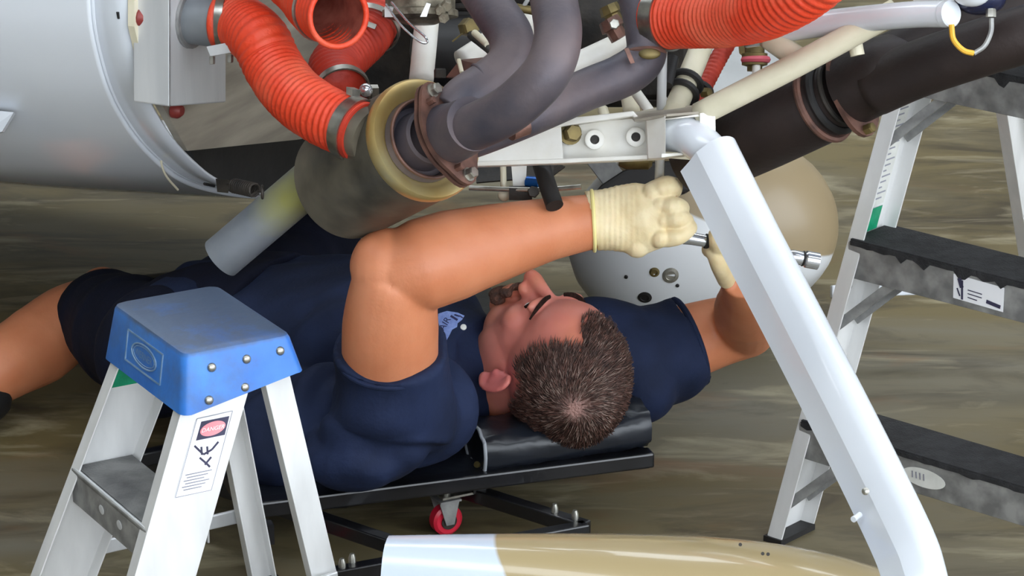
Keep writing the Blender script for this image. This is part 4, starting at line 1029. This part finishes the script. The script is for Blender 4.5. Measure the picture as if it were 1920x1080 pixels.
M['beard'] = mat('brown_beard', rgb(62, 38, 28), rgb(104, 66, 50), 0.6, scale=120, bump=0.6, bscale=300)

def mixdir(r, u, t): return (RT * r + UPV * u + TOC * t)
hC = mixdir(0.66, -0.08, 0.74).normalized()                 # crown
hF = mixdir(-0.08, 0.99, 0.08); hF = (hF - hC * hF.dot(hC)).normalized()   # face
hL = hC.cross(hF).normalized()                              # the mechanic's left
HC = P(1036, 678, 4.40)
HS = 1.0
def hl(x, y, z): return HC + (hL * x + hF * y + hC * z) * HS
def hax(): return (hL, hF, hC)
def hell(m, c, r, seg=20, rng=12): m.ell(hl(*c), tuple(q * HS for q in r), hax(), seg, rng)

NB = P(878, 728, 4.47)                                      # base of the neck
tdir = V((-0.9, 0.436, 0)).normalized(); tlat = V((0.436, 0.9, 0)).normalized()
ZB = 0.105
def torso(m, g=0.0):
    secs = [(-0.01, 0.075, 0.062, 0.0), (0.03, 0.120, 0.078, 0.0), (0.08, 0.165, 0.092, 0), (0.16, 0.180, 0.102, 0), (0.24, 0.172, 0.094, 0),
            (0.32, 0.165, 0.088, 0), (0.40, 0.168, 0.085, 0), (0.47, 0.16, 0.078, 0), (0.53, 0.10, 0.055, 0)]
    R = []
    base = V((NB.x, NB.y, 0))
    for s, w, t, dz in secs:
        c = base + tdir * s; w += g; t += g; zc = ZB + t - g
        if s <= 0.0: zc = ZB + 0.085
        R.append([c + tlat * (w * math.copysign(abs(math.cos(q)) ** 0.85, math.cos(q))) + V((0, 0, zc + t * math.copysign(abs(math.sin(q)) ** 0.85, math.sin(q)))) for q in [2 * math.pi * k / 36 for k in range(36)]])
    R2 = []
    for i in range(len(R) - 1):
        for k in range(4):
            R2.append([R[i][j].lerp(R[i + 1][j], k / 4) for j in range(36)])
    R2.append(R[-1]); m.rings(R2)

# joints
SHL = P(738, 782, 4.25); ELL = P(738, 508, 4.10); WRL = P(1116, 414, 4.19)
SHR = P(1120, 668, 4.55); ELR = P(1398, 612, 4.60); WRR = P(1400, 545, 4.36)
HIPL = V((NB.x, NB.y, 0)) + tdir * 0.44 - tlat * 0.10 + V((0, 0, 0.18))
HIPR = V((NB.x, NB.y, 0)) + tdir * 0.42 + tlat * 0.09 + V((0, 0, 0.17))
KNL = P(180, 586, 4.92); ANL = P(-70, 752, 4.74)
KNR = P(585, 478, 5.02); ANR = P(566, 420, 5.42)

def left_arm(m, k=1.0):
    m.tube([SHL - UPV * 0.02, SHL, P(732, 700, 4.21), P(732, 610, 4.15), P(738, 540, 4.11), P(744, 512, 4.10)], [0.070 * k, 0.070 * k, 0.064 * k, 0.063 * k, 0.056 * k, 0.050 * k], 26, 6)
    m.ell(P(728, 500, 4.10), 0.050 * k); m.ell(P(708, 482, 4.09), 0.032 * k)
    m.tube([P(735, 512, 4.10), P(790, 497, 4.10), P(850, 478, 4.11), P(930, 455, 4.13), P(1030, 430, 4.16), P(1120, 414, 4.19)],
           [0.050 * k, 0.060 * k, 0.059 * k, 0.051 * k, 0.041 * k, 0.036 * k], 26, 6, flat=[1, 1, 1, 1, 0.95, 0.85])
def right_arm(m, k=1.0):
    m.tube([SHR, P(1200, 664, 4.57), P(1290, 640, 4.59), P(1350, 622, 4.60), ELR], [0.066 * k, 0.062 * k, 0.054 * k, 0.050 * k, 0.046 * k], 24, 6)
    m.ell(ELR, 0.046 * k)
    m.tube([ELR, P(1402, 580, 4.50), WRR, P(1392, 518, 4.29)], [0.046 * k, 0.048 * k, 0.034 * k, 0.030 * k], 22, 6)

def finger(m, pts, r, k):
    m.tube([P(*p) for p in pts], [r * k, r * k * 1.02, r * k * 0.94, r * k * 0.96, r * k * 0.84][:len(pts)], 16, 6)
    m.ell(P(*pts[-1]), r * k * 0.84, seg=12, rng=8); m.ell(P(*pts[0]), r * k, seg=12, rng=8)
def left_hand(m, k=1.0):
    # palm: back of the hand towards the viewer
    secs = [(1108, 414, 56, .041, 4.19), (1135, 413, 57, .037, 4.19), (1170, 412, 64, .029, 4.187), (1205, 408, 66, .030, 4.185), (1235, 404, 58, .028, 4.187), (1252, 402, 48, .020, 4.195)]
    R = []
    for (u, v, h, t, Z) in secs:
        c = P(u, v, Z); hh = px(h, Z) * k
        R.append([c + (UPV * math.cos(q) + RT * (0.22 * -math.cos(q))) * hh + TOC * (t * k * math.sin(q)) for q in [2 * math.pi * j / 28 for j in range(28)]])
    m.rings(R)
    finger(m, [(1212, 366, 4.185), (1246, 350, 4.170), (1262, 352, 4.20), (1250, 362, 4.235), (1226, 368, 4.245)], 0.0140, k)   # index, over the bar
    finger(m, [(1226, 388, 4.180), (1262, 387, 4.168), (1276, 392, 4.205), (1256, 398, 4.240), (1228, 398, 4.245)], 0.0130, k)
    finger(m, [(1232, 412, 4.180), (1270, 410, 4.168), (1284, 416, 4.205), (1262, 422, 4.240), (1232, 422, 4.245)], 0.0126, k)
    finger(m, [(1226, 446, 4.182), (1266, 444, 4.172), (1290, 428, 4.185), (1282, 430, 4.220), (1252, 440, 4.240)], 0.0124, k)
    finger(m, [(1160, 380, 4.205), (1192, 366, 4.235), (1226, 372, 4.262), (1246, 384, 4.268)], 0.0145, k)                         # thumb, behind
    for (u, v) in [(1222, 362), (1236, 384), (1240, 412), (1236, 446)]:
        m.ell(P(u, v, 4.170), 0.0135 * k, seg=12, rng=8)
    m.ell(P(1195, 455, 4.185), 0.020 * k)
def right_hand(m, k=1.0):
    R = []
    for (u, v, h, t, Z) in [(1393, 530, 30, .028, 4.32), (1390, 515, 38, .030, 4.29), (1382, 495, 42, .030, 4.27), (1372, 476, 38, .026, 4.255), (1366, 468, 30, .02, 4.25)]:
        c = P(u, v, Z); hh = px(h, Z) * k
        R.append([c + RT * (hh * math.cos(q)) + TOC * (t * k * math.sin(q)) for q in [2 * math.pi * j / 24 for j in range(24)]])
    m.rings(R)
    for i, (u, dv) in enumerate([(1346, 0), (1366, 3), (1386, 7), (1404, 11)]):
        finger(m, [(u + 6, 486 + dv, 4.25), (u, 464 + dv, 4.215), (u - 2, 448 + dv, 4.20), (u - 3, 440 + dv, 4.225), (u, 446 + dv, 4.25)], 0.0112 - 0.0005 * i, k)
    finger(m, [(1362, 524, 4.28), (1350, 498, 4.235), (1340, 474, 4.22), (1330, 466, 4.235)], 0.0125, k)

def legs(m, k=1.0):
    m.tube([HIPL, HIPL.lerp(KNL, 0.35), HIPL.lerp(KNL, 0.75), KNL], [0.074 * k, 0.070 * k, 0.062 * k, 0.056 * k], 24, 6)
    m.ell(KNL, 0.056 * k); m.ell(P(192, 546, 4.93), 0.038 * k)
    m.tube([KNL, P(130, 604, 4.87), P(70, 648, 4.83), P(0, 690, 4.78), ANL], [0.056 * k, 0.058 * k, 0.061 * k, 0.053 * k, 0.038 * k], 22, 6)
    m.tube([HIPR, HIPR.lerp(KNR, 0.5), KNR], [0.076 * k, 0.070 * k, 0.060 * k], 24, 6)
    m.ell(KNR, 0.058 * k)
    m.tube([KNR, KNR.lerp(ANR, 0.4), ANR], [0.054 * k, 0.052 * k, 0.034 * k], 20, 6)

def head(m):
    hell(m, (0, -0.014, 0.028), (0.0765, 0.099, 0.090), 32, 20)
    hell(m, (0, 0.042, 0.030), (0.060, 0.047, 0.060))
    hell(m, (0, 0.030, -0.030), (0.062, 0.056, 0.072))
    hell(m, (0, 0.038, -0.078), (0.049, 0.044, 0.036)); hell(m, (0, 0.070, -0.098), (0.022, 0.020, 0.019))
    for s in (1, -1):
        hell(m, (s * 0.044, 0.012, -0.064), (0.022, 0.040, 0.040)); hell(m, (s * 0.034, 0.056, -0.028), (0.026, 0.026, 0.024))
        hell(m, (s * 0.026, 0.082, 0.010), (0.026, 0.012, 0.009)); hell(m, (s * 0.031, 0.072, -0.008), (0.014, 0.014, 0.011))
        hell(m, (s * 0.012, 0.099, -0.042), (0.009, 0.010, 0.008))
        # ear: tilted plate with rolled rim, lobe
        ex_ = (hL * s * 0.90 + hF * -0.0 - hC * 0.0).normalized()
        ea = (hF * 0.92 - hL * s * -0.0).normalized()
        out = (hL * s * 0.55 - hF * 0.83).normalized(); nrm_ = (hL * s * 0.83 + hF * 0.55).normalized()
        ec = hl(s * 0.082, -0.012, -0.020)
        m.ell(ec + out * 0.006, (0.017, 0.028, 0.0055), (out, hC, nrm_))
        ring = [ec + out * (0.006 + 0.0165 * math.cos(t)) + hC * (0.0285 * math.sin(t)) + nrm_ * 0.0045 for t in [math.radians(-70 + 12 * k) for k in range(17)]]
        m.tube(ring, 0.0042, 10, 1)
        m.ell(ec + out * 0.005 - hC * 0.026 + nrm_ * 0.002, (0.010, 0.009, 0.006), (out, hC, nrm_))
        m.ell(ec - out * 0.004 + nrm_ * 0.004 - hC * 0.004, (0.006, 0.007, 0.006), (out, hC, nrm_))
        ring = [ec + out * (0.004 + 0.009 * math.cos(t)) + hC * (0.004 + 0.016 * math.sin(t)) + nrm_ * 0.005 for t in [math.radians(-50 + 14 * k) for k in range(11)]]
        m.tube(ring, 0.0026, 8, 1)
    m.tube([hl(0, 0.080, 0.010), hl(0, 0.094, -0.010), hl(0, 0.110, -0.030), hl(0, 0.113, -0.036)], [0.008, 0.009, 0.0115, 0.0115], 16, 6)
    hell(m, (0, 0.114, -0.038), (0.0115, 0.012, 0.011)); hell(m, (0, 0.088, -0.036), (0.015, 0.018, 0.016)); hell(m, (0, 0.094, -0.070), (0.024, 0.010, 0.007)); hell(m, (0, 0.093, -0.080), (0.021, 0.010, 0.006))
    m.tube([hl(0, -0.015, -0.03), hl(0, -0.025, -0.085), hl(0.0, -0.045, -0.15), NB], [0.064, 0.066, 0.070, 0.074], 26, 6)

bm_ = MB(); torso(bm_, -0.006); left_arm(bm_); right_arm(bm_); left_hand(bm_, 0.86); right_hand(bm_, 0.86); legs(bm_); head(bm_)
body_me = blob(bm_, 0.0034, 4)
man = obj('person', body_me, M['skin'])
man['label'] = 'man in navy shirt and shorts lying on the creeper with gloved hands raised'
man['category'] = 'person'
# pinker face than arms; darker stubble on jaw
ho = HC - ORG[man]
loc = lambda p: tuple(p - ORG[man])
add_spot(M['skin'], loc(hl(0, 0.0, 0.0)), 0.115, rgb(206, 122, 112), soft=0.22, amount=0.85)
add_spot(M['skin'], loc(hl(0.045, 0.03, -0.095)), 0.042, rgb(128, 84, 74), soft=0.55, amount=0.7)
add_spot(M['skin'], loc(hl(0.0, 0.113, -0.038)), 0.014, rgb(214, 108, 100), soft=0.5, amount=0.7)
add_spot(M['skin'], loc(hl(0.088, -0.016, -0.020)), 0.030, rgb(214, 112, 112), soft=0.35, amount=0.8)
PP = lambda name, mb, m, par=None, **k: obj(name, mb, m, par or man, **k)

# ---- shirt
def fold(p, n):
    a = (p - P(735, 700, 4.2)).length                              # folds ring the raised shoulder
    w = noise.noise(p * 7.0) * 2.2
    f = math.sin(a * 95 + w * 2.0 + noise.noise(p * 3.0) * 3.0)
    f2 = math.sin((p.dot(tlat) * 70 + p.z * 60) + noise.noise(p * 6.0) * 4.0)
    near = max(0.0, 1 - abs(a - 0.13) / 0.16)
    return 0.0075 * near * f + 0.0045 * f2 * max(0, noise.noise(p * 4.0) + 0.35) + 0.002 * noise.noise(p * 18.0)
sm = MB(); torso(sm, 0.010)
sm.tube([SHL - UPV * 0.035, SHL, P(733, 722, 4.22), P(732, 652, 4.18)], [0.078, 0.080, 0.078, 0.074], 28, 8)
sm.ell(SHL + (NB - SHL) * 0.25, (0.085, 0.085, 0.075)); sm.ell(P(690, 840, 4.24), (0.085, 0.07, 0.05)); sm.ell(P(600, 800, 4.34), (0.10, 0.08, 0.085)); sm.ell(P(520, 820, 4.34), (0.09, 0.08, 0.07))
sm.tube([P(1070, 690, 4.52), SHR, P(1190, 676, 4.57), P(1250, 660, 4.585), P(1296, 638, 4.59)], [0.086, 0.084, 0.080, 0.074, 0.068], 28, 8)
sm.ell(P(1195, 715, 4.55), (0.062, 0.062, 0.062)); sm.ell(NB + tdir * 0.045 + V((0, 0, 0.015)), (0.10, 0.10, 0.09))
shirt = PP('work_shirt', blob(sm, 0.0042, 5, fold), M['shirt'], label='navy short-sleeved work shirt')
# sleeve hems and collar
def hem(c, axis, r, name='sleeve_hem', rr=0.0035, fl=1.0, up=None):
    a = V(axis).normalized(); x = (V(up) - a * V(up).dot(a)).normalized() if up else a.orthogonal().normalized(); y = a.cross(x)
    ring = [c + x * (r * math.cos(2 * math.pi * k / 36)) + y * (r * fl * math.sin(2 * math.pi * k / 36)) for k in range(37)]
    return PP(name, MB().tube(ring, rr, 8, 1), M['shirt'], shirt)
hem(P(732, 660, 4.185), P(732, 610, 4.15) - P(733, 735, 4.225), 0.0715)
hem(P(1292, 640, 4.59), P(1340, 622, 4.6) - P(1240, 660, 4.585), 0.0635, rr=0.0045)
ncen = hl(0, -0.042, -0.168); nax = (hl(0, -0.02, -0.08) - NB).normalized()
collar = MB(); R = []
for (rr, hh) in [(0.080, -0.015), (0.070, 0.012), (0.068, 0.022), (0.074, 0.016), (0.086, -0.008), (0.088, -0.014)]:
    x = (hF - nax * hF.dot(nax)).normalized(); y = nax.cross(x)
    R.append([ncen + nax * (hh - (0.02 if abs(t) < 0.4 else 0) * 1.0) + (x * math.cos(t) + y * math.sin(t)) * rr for t in [math.radians(18 + 324 * k / 40) for k in range(41)]])
PP('collar', MB().rings(R, False, False, False), M['shirt'], shirt, angle=180, solid=0.002)
PP('collar_button', MB().lathe(P(869, 614, 4.36), TOC + UPV * 0.4, [(0.0042, 0), (0.0042, 0.002), (0.002, 0.0025)], 14), M['paper_warm'], shirt)
# ---- embroidered patch on the chest
pc_ = P(846, 612, 4.38)
pz_ = [(822, 588), (838, 583), (858, 586), (871, 592), (866, 600), (858, 606), (857, 613), (848, 618), (842, 630), (834, 644), (828, 647), (823, 634), (824, 612), (821, 600)]
patch = PP('chest_patch', MB().prism([P(u, v, 4.345) for u, v in pz_], TOC * 0.002), M['patch'], smooth=False)
xd = (RT * 0.52 + UPV * 0.85); yd = (UPV * 0.52 - RT * 0.85)
PP('patch_lettering', text_mb('AIR', 0.0125, P(834.5, 607, 4.345) + TOC * 0.002, xd, yd), M['thread'], patch)
for (u0, v0, u1, v1, w) in [(845, 592, 858, 600, .003), (852, 590, 862, 593, .002), (862, 592, 868, 596, .0015)]:
    PP('patch_stitch', MB().bar(P(u0, v0, 4.345) + TOC * 0.0025, P(u1, v1, 4.345) + TOC * 0.0025, w, 0.0006, TOC), M['thread'], patch, smooth=False)

# ---- shorts
sh = MB()
R = []
base = V((NB.x, NB.y, 0))
for s, w, t in [(0.32, 0.172, 0.098), (0.38, 0.176, 0.094), (0.44, 0.174, 0.088), (0.50, 0.14, 0.075), (0.54, 0.08, 0.05)]:
    c = base + tdir * s
    R.append([c + tlat * (w * math.cos(q)) + V((0, 0, ZB + t + t * math.sin(q))) for q in [2 * math.pi * k / 30 for k in range(30)]])
sh.rings(R)
sh.tube([HIPL + V((0.03, 0, 0)), HIPL.lerp(KNL, 0.4), HIPL.lerp(KNL, 0.70), HIPL.lerp(KNL, 0.90)], [0.088, 0.084, 0.078, 0.072], 28, 8)
sh.ell(HIPL, 0.096); sh.ell(HIPL.lerp(KNL, 0.45), 0.088)
sh.ell(HIPL.lerp(KNL, 0.84) + TOC * 0.022, 0.076)
sh.tube([HIPR, HIPR.lerp(KNR, 0.4), HIPR.lerp(KNR, 0.85), KNR + (KNR - HIPR) * 0.05], [0.10, 0.096, 0.090, 0.084], 28, 8)
sfold = lambda p, n: 0.004 * math.sin(p.dot(tlat) * 55 + noise.noise(p * 6) * 4) * (noise.noise(p * 3.0) + 0.5) + 0.002 * noise.noise(p * 20)
PP('shorts', blob(sh, 0.0045, 5, sfold), M['shorts'], label='dark navy work shorts')
# ---- gloves
def glove_lines(p, n):
    d = (p - P(1112, 414, 4.19)).dot(RT)
    return 0.0004 * math.sin(d * 900 + noise.noise(p * 30) * 2) * max(0, 1 - abs(d - 0.02) / 0.045) + 0.0006 * noise.noise(p * 90)
gm = MB(); left_hand(gm, 1.0)
gl = PP('glove', blob(gm, 0.0017, 3, glove_lines), M['latex'], label='cream latex glove closed round the extension bar')
cz_ = (P(1135, 413, 4.19) - P(1108, 414, 4.19)).normalized()
ring = [P(1112, 414, 4.19) + (UPV * math.cos(q) + RT * (-0.05 * math.cos(q))) * px(56.5, 4.19) + TOC * (0.0410 * math.sin(q)) for q in [2 * math.pi * j / 40 for j in range(41)]]
PP('glove_cuff', MB().tube(ring, 0.0026, 8, 1), M['latex_edge'], gl)
gm = MB(); right_hand(gm, 1.0)
PP('glove', blob(gm, 0.0020, 3), M['latex'], label='cream latex glove holding the ratchet behind the gear leg')
# ---- shoes (mostly out of sight)
for (a, d) in ((ANL, V((-0.9, -0.35, 0))), (ANR, V((0.0, 1, 0)))):
    d = d.normalized(); q = V((a.x, a.y, 0.045))
    sm_ = MB().ell(q + d * 0.06, (0.135, 0.048, 0.045), (d, V((-d.y, d.x, 0)), V((0, 0, 1))), e=0.8).ell(V((a.x, a.y, 0.075)), (0.05, 0.045, 0.05))
    PP('shoe', blob(sm_, 0.005, 3), M['black'])

# ---- face details
for s in (1, -1):
    ce_ = hl(s * 0.031, 0.0795, -0.0085)
    PP('eye', MB().ell(ce_, (0.0095, 0.006, 0.0045), hax(), 16, 10), M['eye'])
    bw = [hl(s * (0.013 + 0.041 * t), 0.0925 - 0.026 * t ** 2.2, 0.013 + 0.006 * math.sin(t * 2.6)) for t in [k / 8 for k in range(9)]]
    PP('eyebrow', MB().tube(bw, [0.0030, 0.0042, 0.0038, 0.0016], 10, 1, flat=0.6), M['brow'])
    lash = [hl(s * (0.020 + 0.024 * t), 0.0865 - 0.006 * t ** 2, -0.004 + 0.001 * math.sin(t * 3)) for t in [k / 6 for k in range(7)]]
    PP('eyelash', MB().tube(lash, 0.0022, 6, 1), M['brow'])
gt = MB(); 
for (x, y, z, r) in [(0, 0.100, -0.060, (0.022, 0.006, 0.006)), (0.022, 0.092, -0.068, (0.007, 0.007, 0.012)), (-0.022, 0.092, -0.068, (0.007, 0.007, 0.012)), (0, 0.087, -0.097, (0.024, 0.011, 0.018)), (0.022, 0.082, -0.086, (0.008, 0.009, 0.014)), (-0.022, 0.082, -0.086, (0.008, 0.009, 0.014))]:
    hell(gt, (x, y, z), r, 16, 10)
PP('goatee', blob(gt, 0.002, 3, lambda p, n: 0.0012 * noise.noise(p * 260)), M['beard'], label='short brown goatee')

# ---- hair: scalp cap plus short strands radiating from the whorl
CCX = (0.0, -0.014, 0.028); CR_ = (0.0765, 0.099, 0.090)
def hairline(ph):                                       # ph: degrees from the face towards either ear
    tab = [(0, 56), (22, 54), (38, 40), (48, 42), (56, 62), (64, 78), (74, 98), (80, 104), (92, 94), (104, 100), (118, 122), (150, 128), (180, 128)]
    for i in range(len(tab) - 1):
        if tab[i][0] <= ph <= tab[i + 1][0]:
            t = (ph - tab[i][0]) / (tab[i + 1][0] - tab[i][0]); return tab[i][1] + (tab[i + 1][1] - tab[i][1]) * t
    return 128
def scalp(th, ph, k=1.0):                               # th from crown, ph from face (deg, + left)
    a, b = math.radians(th), math.radians(ph)
    return V((CCX[0] + CR_[0] * k * math.sin(a) * math.sin(b), CCX[1] + CR_[1] * k * math.sin(a) * math.cos(b), CCX[2] + CR_[2] * k * math.cos(a)))
capm = MB(); rows = []
NPH = 120; NTH = 30
for i in range(NTH + 1):
    row = []
    for j in range(NPH):
        ph = -180 + 360 * j / NPH
        lim = hairline(abs(ph)) - 2.5 + 2.5 * noise.noise((ph * 0.11, 3.0, 0))
        f = i / NTH
        k = 1.052 - 0.052 * max(0, (f - 0.75) / 0.25) ** 2
        row.append(hl(*scalp(max(0.3, lim * f), ph, k + 0.004 * noise.noise((ph * 0.3, f * 16, 1)))))
    rows.append(row)
capm.rings(rows, True, False)
hair_cap_mat = mat('brown_hair_mass', rgb(46, 31, 26), rgb(84, 63, 54), 0.55, scale=70, bump=0.5, bscale=260)
WH = V((0.046, -0.048, 0.0)); WH.z = CCX[2] + CR_[2] * math.sqrt(max(0, 1 - ((WH.y - CCX[1]) / CR_[1]) ** 2 - (WH.x / CR_[0]) ** 2))
hc = PP('hair', capm, hair_cap_mat, angle=180, label='short brown hair thinning at the crown')
add_spot(hair_cap_mat, tuple(hl(*WH) - ORG[hc]), 0.016, rgb(196, 150, 140), soft=0.9, amount=0.75)
strands = [MB(), MB()]
rnd = random.Random(11); made = 0
while made < 9000:
    th = math.degrees(math.acos(1 - 1.62 * rnd.random())); ph = rnd.uniform(-180, 180)
    lim = hairline(abs(ph))
    if th > lim - 1 + rnd.gauss(0, 1.6): continue
    p = scalp(th, ph, 1.035)
    n_ = V(((p.x - CCX[0]) / CR_[0] ** 2, (p.y - CCX[1]) / CR_[1] ** 2, (p.z - CCX[2]) / CR_[2] ** 2)).normalized()
    away = p - WH; dw = away.length
    if dw < 0.022 and rnd.random() > (dw / 0.022) ** 1.2 + 0.15: continue
    t = (away - n_ * away.dot(n_)); t = t.normalized() if t.length > 1e-5 else n_.orthogonal()
    t = (t + n_.cross(t) * 0.35 + V((rnd.gauss(0, .16), rnd.gauss(0, .16), rnd.gauss(0, .16)))).normalized()
    t = (t - n_ * t.dot(n_)).normalized()
    Lh = rnd.uniform(0.011, 0.021) * (0.7 if th > 85 else 1.0)
    w = n_.cross(t) * rnd.uniform(0.0004, 0.00075)
    lift = rnd.uniform(0.10, 0.34)
    p1 = p + t * Lh * 0.5 + n_ * Lh * lift; p2 = p + t * Lh + n_ * (Lh * lift * 0.9 - 0.5 * Lh * Lh / 0.09)
    q = strands[1 if rnd.random() < (0.30 if dw < 0.05 else 0.10) else 0]
    nn = n_ * 0.0004
    q.add([hl(*(p - w)), hl(*(p + w)), hl(*(p + nn)), hl(*(p1 - w)), hl(*(p1 + w)), hl(*(p1 + nn)), hl(*p2)],
          [(0, 1, 4, 3), (1, 2, 5, 4), (2, 0, 3, 5), (3, 4, 6), (4, 5, 6), (5, 3, 6)])
    made += 1
for q, mm, nm in ((strands[0], 'hair', 'hair_strands'), (strands[1], 'hair_light', 'grey_hair_strands')):
    o = PP(nm, q, M[mm], hc, fix=False); o['kind'] = 'stuff'

# ------------------------------------------------------------------ tools in his hands
bar = root('extension_bar', P(1240, 330, 4.17), 'long slim chrome extension bar held upright in the left glove', 'tool')
obj('shaft', MB().tube([P(1243, 60, 4.06), P(1240, 200, 4.11), P(1236, 340, 4.20), P(1236, 366, 4.215)], px(9, 4.1), 16, 4), M['alu'], bar)
obj('drive_end', MB().lathe(P(1236, 366, 4.215), P(1236, 366, 4.215) - P(1236, 340, 4.20), [(0.006, 0), (0.008, 0.004), (0.008, 0.02), (0.006, 0.022)], 12), M['chrome'], bar)
ra0, ra1 = P(1284, 445, 4.212), P(1534, 490, 4.245)
rd = (ra1 - ra0).normalized(); RLn = (ra1 - ra0).length
rat = root('ratchet_wrench', ra0, 'chrome ratchet wrench with dark knurled bands passing behind the white gear leg', 'tool')
obj('handle', MB().lathe(ra0, rd, [(0.0085, -0.02), (0.0095, 0.0), (0.0085, 0.01), (0.0078, 0.05), (0.0078, RLn - 0.045)], 20), M['chrome'], rat)
for t, w in ((0.028, 0.014),):
    obj('dark_grip', MB().lathe(ra0 + rd * t, rd, [(0.0100, 0), (0.0100, w)], 20), M['black'], rat)
obj('socket', MB().lathe(ra0 + rd * (RLn - 0.040), rd, [(0.0085, 0), (0.0095, 0.004), (0.0095, 0.018), (0.0085, 0.020), (0.0115, 0.023), (0.0115, 0.040), (0.0085, 0.040), (0.0085, 0.028), (0.001, 0.028)], 24), M['chrome'], rat, angle=30)
obj('socket_groove', MB().torus(ra0 + rd * (RLn - 0.021), rd, 0.009, 0.0016, 20, 6), M['black'], rat)
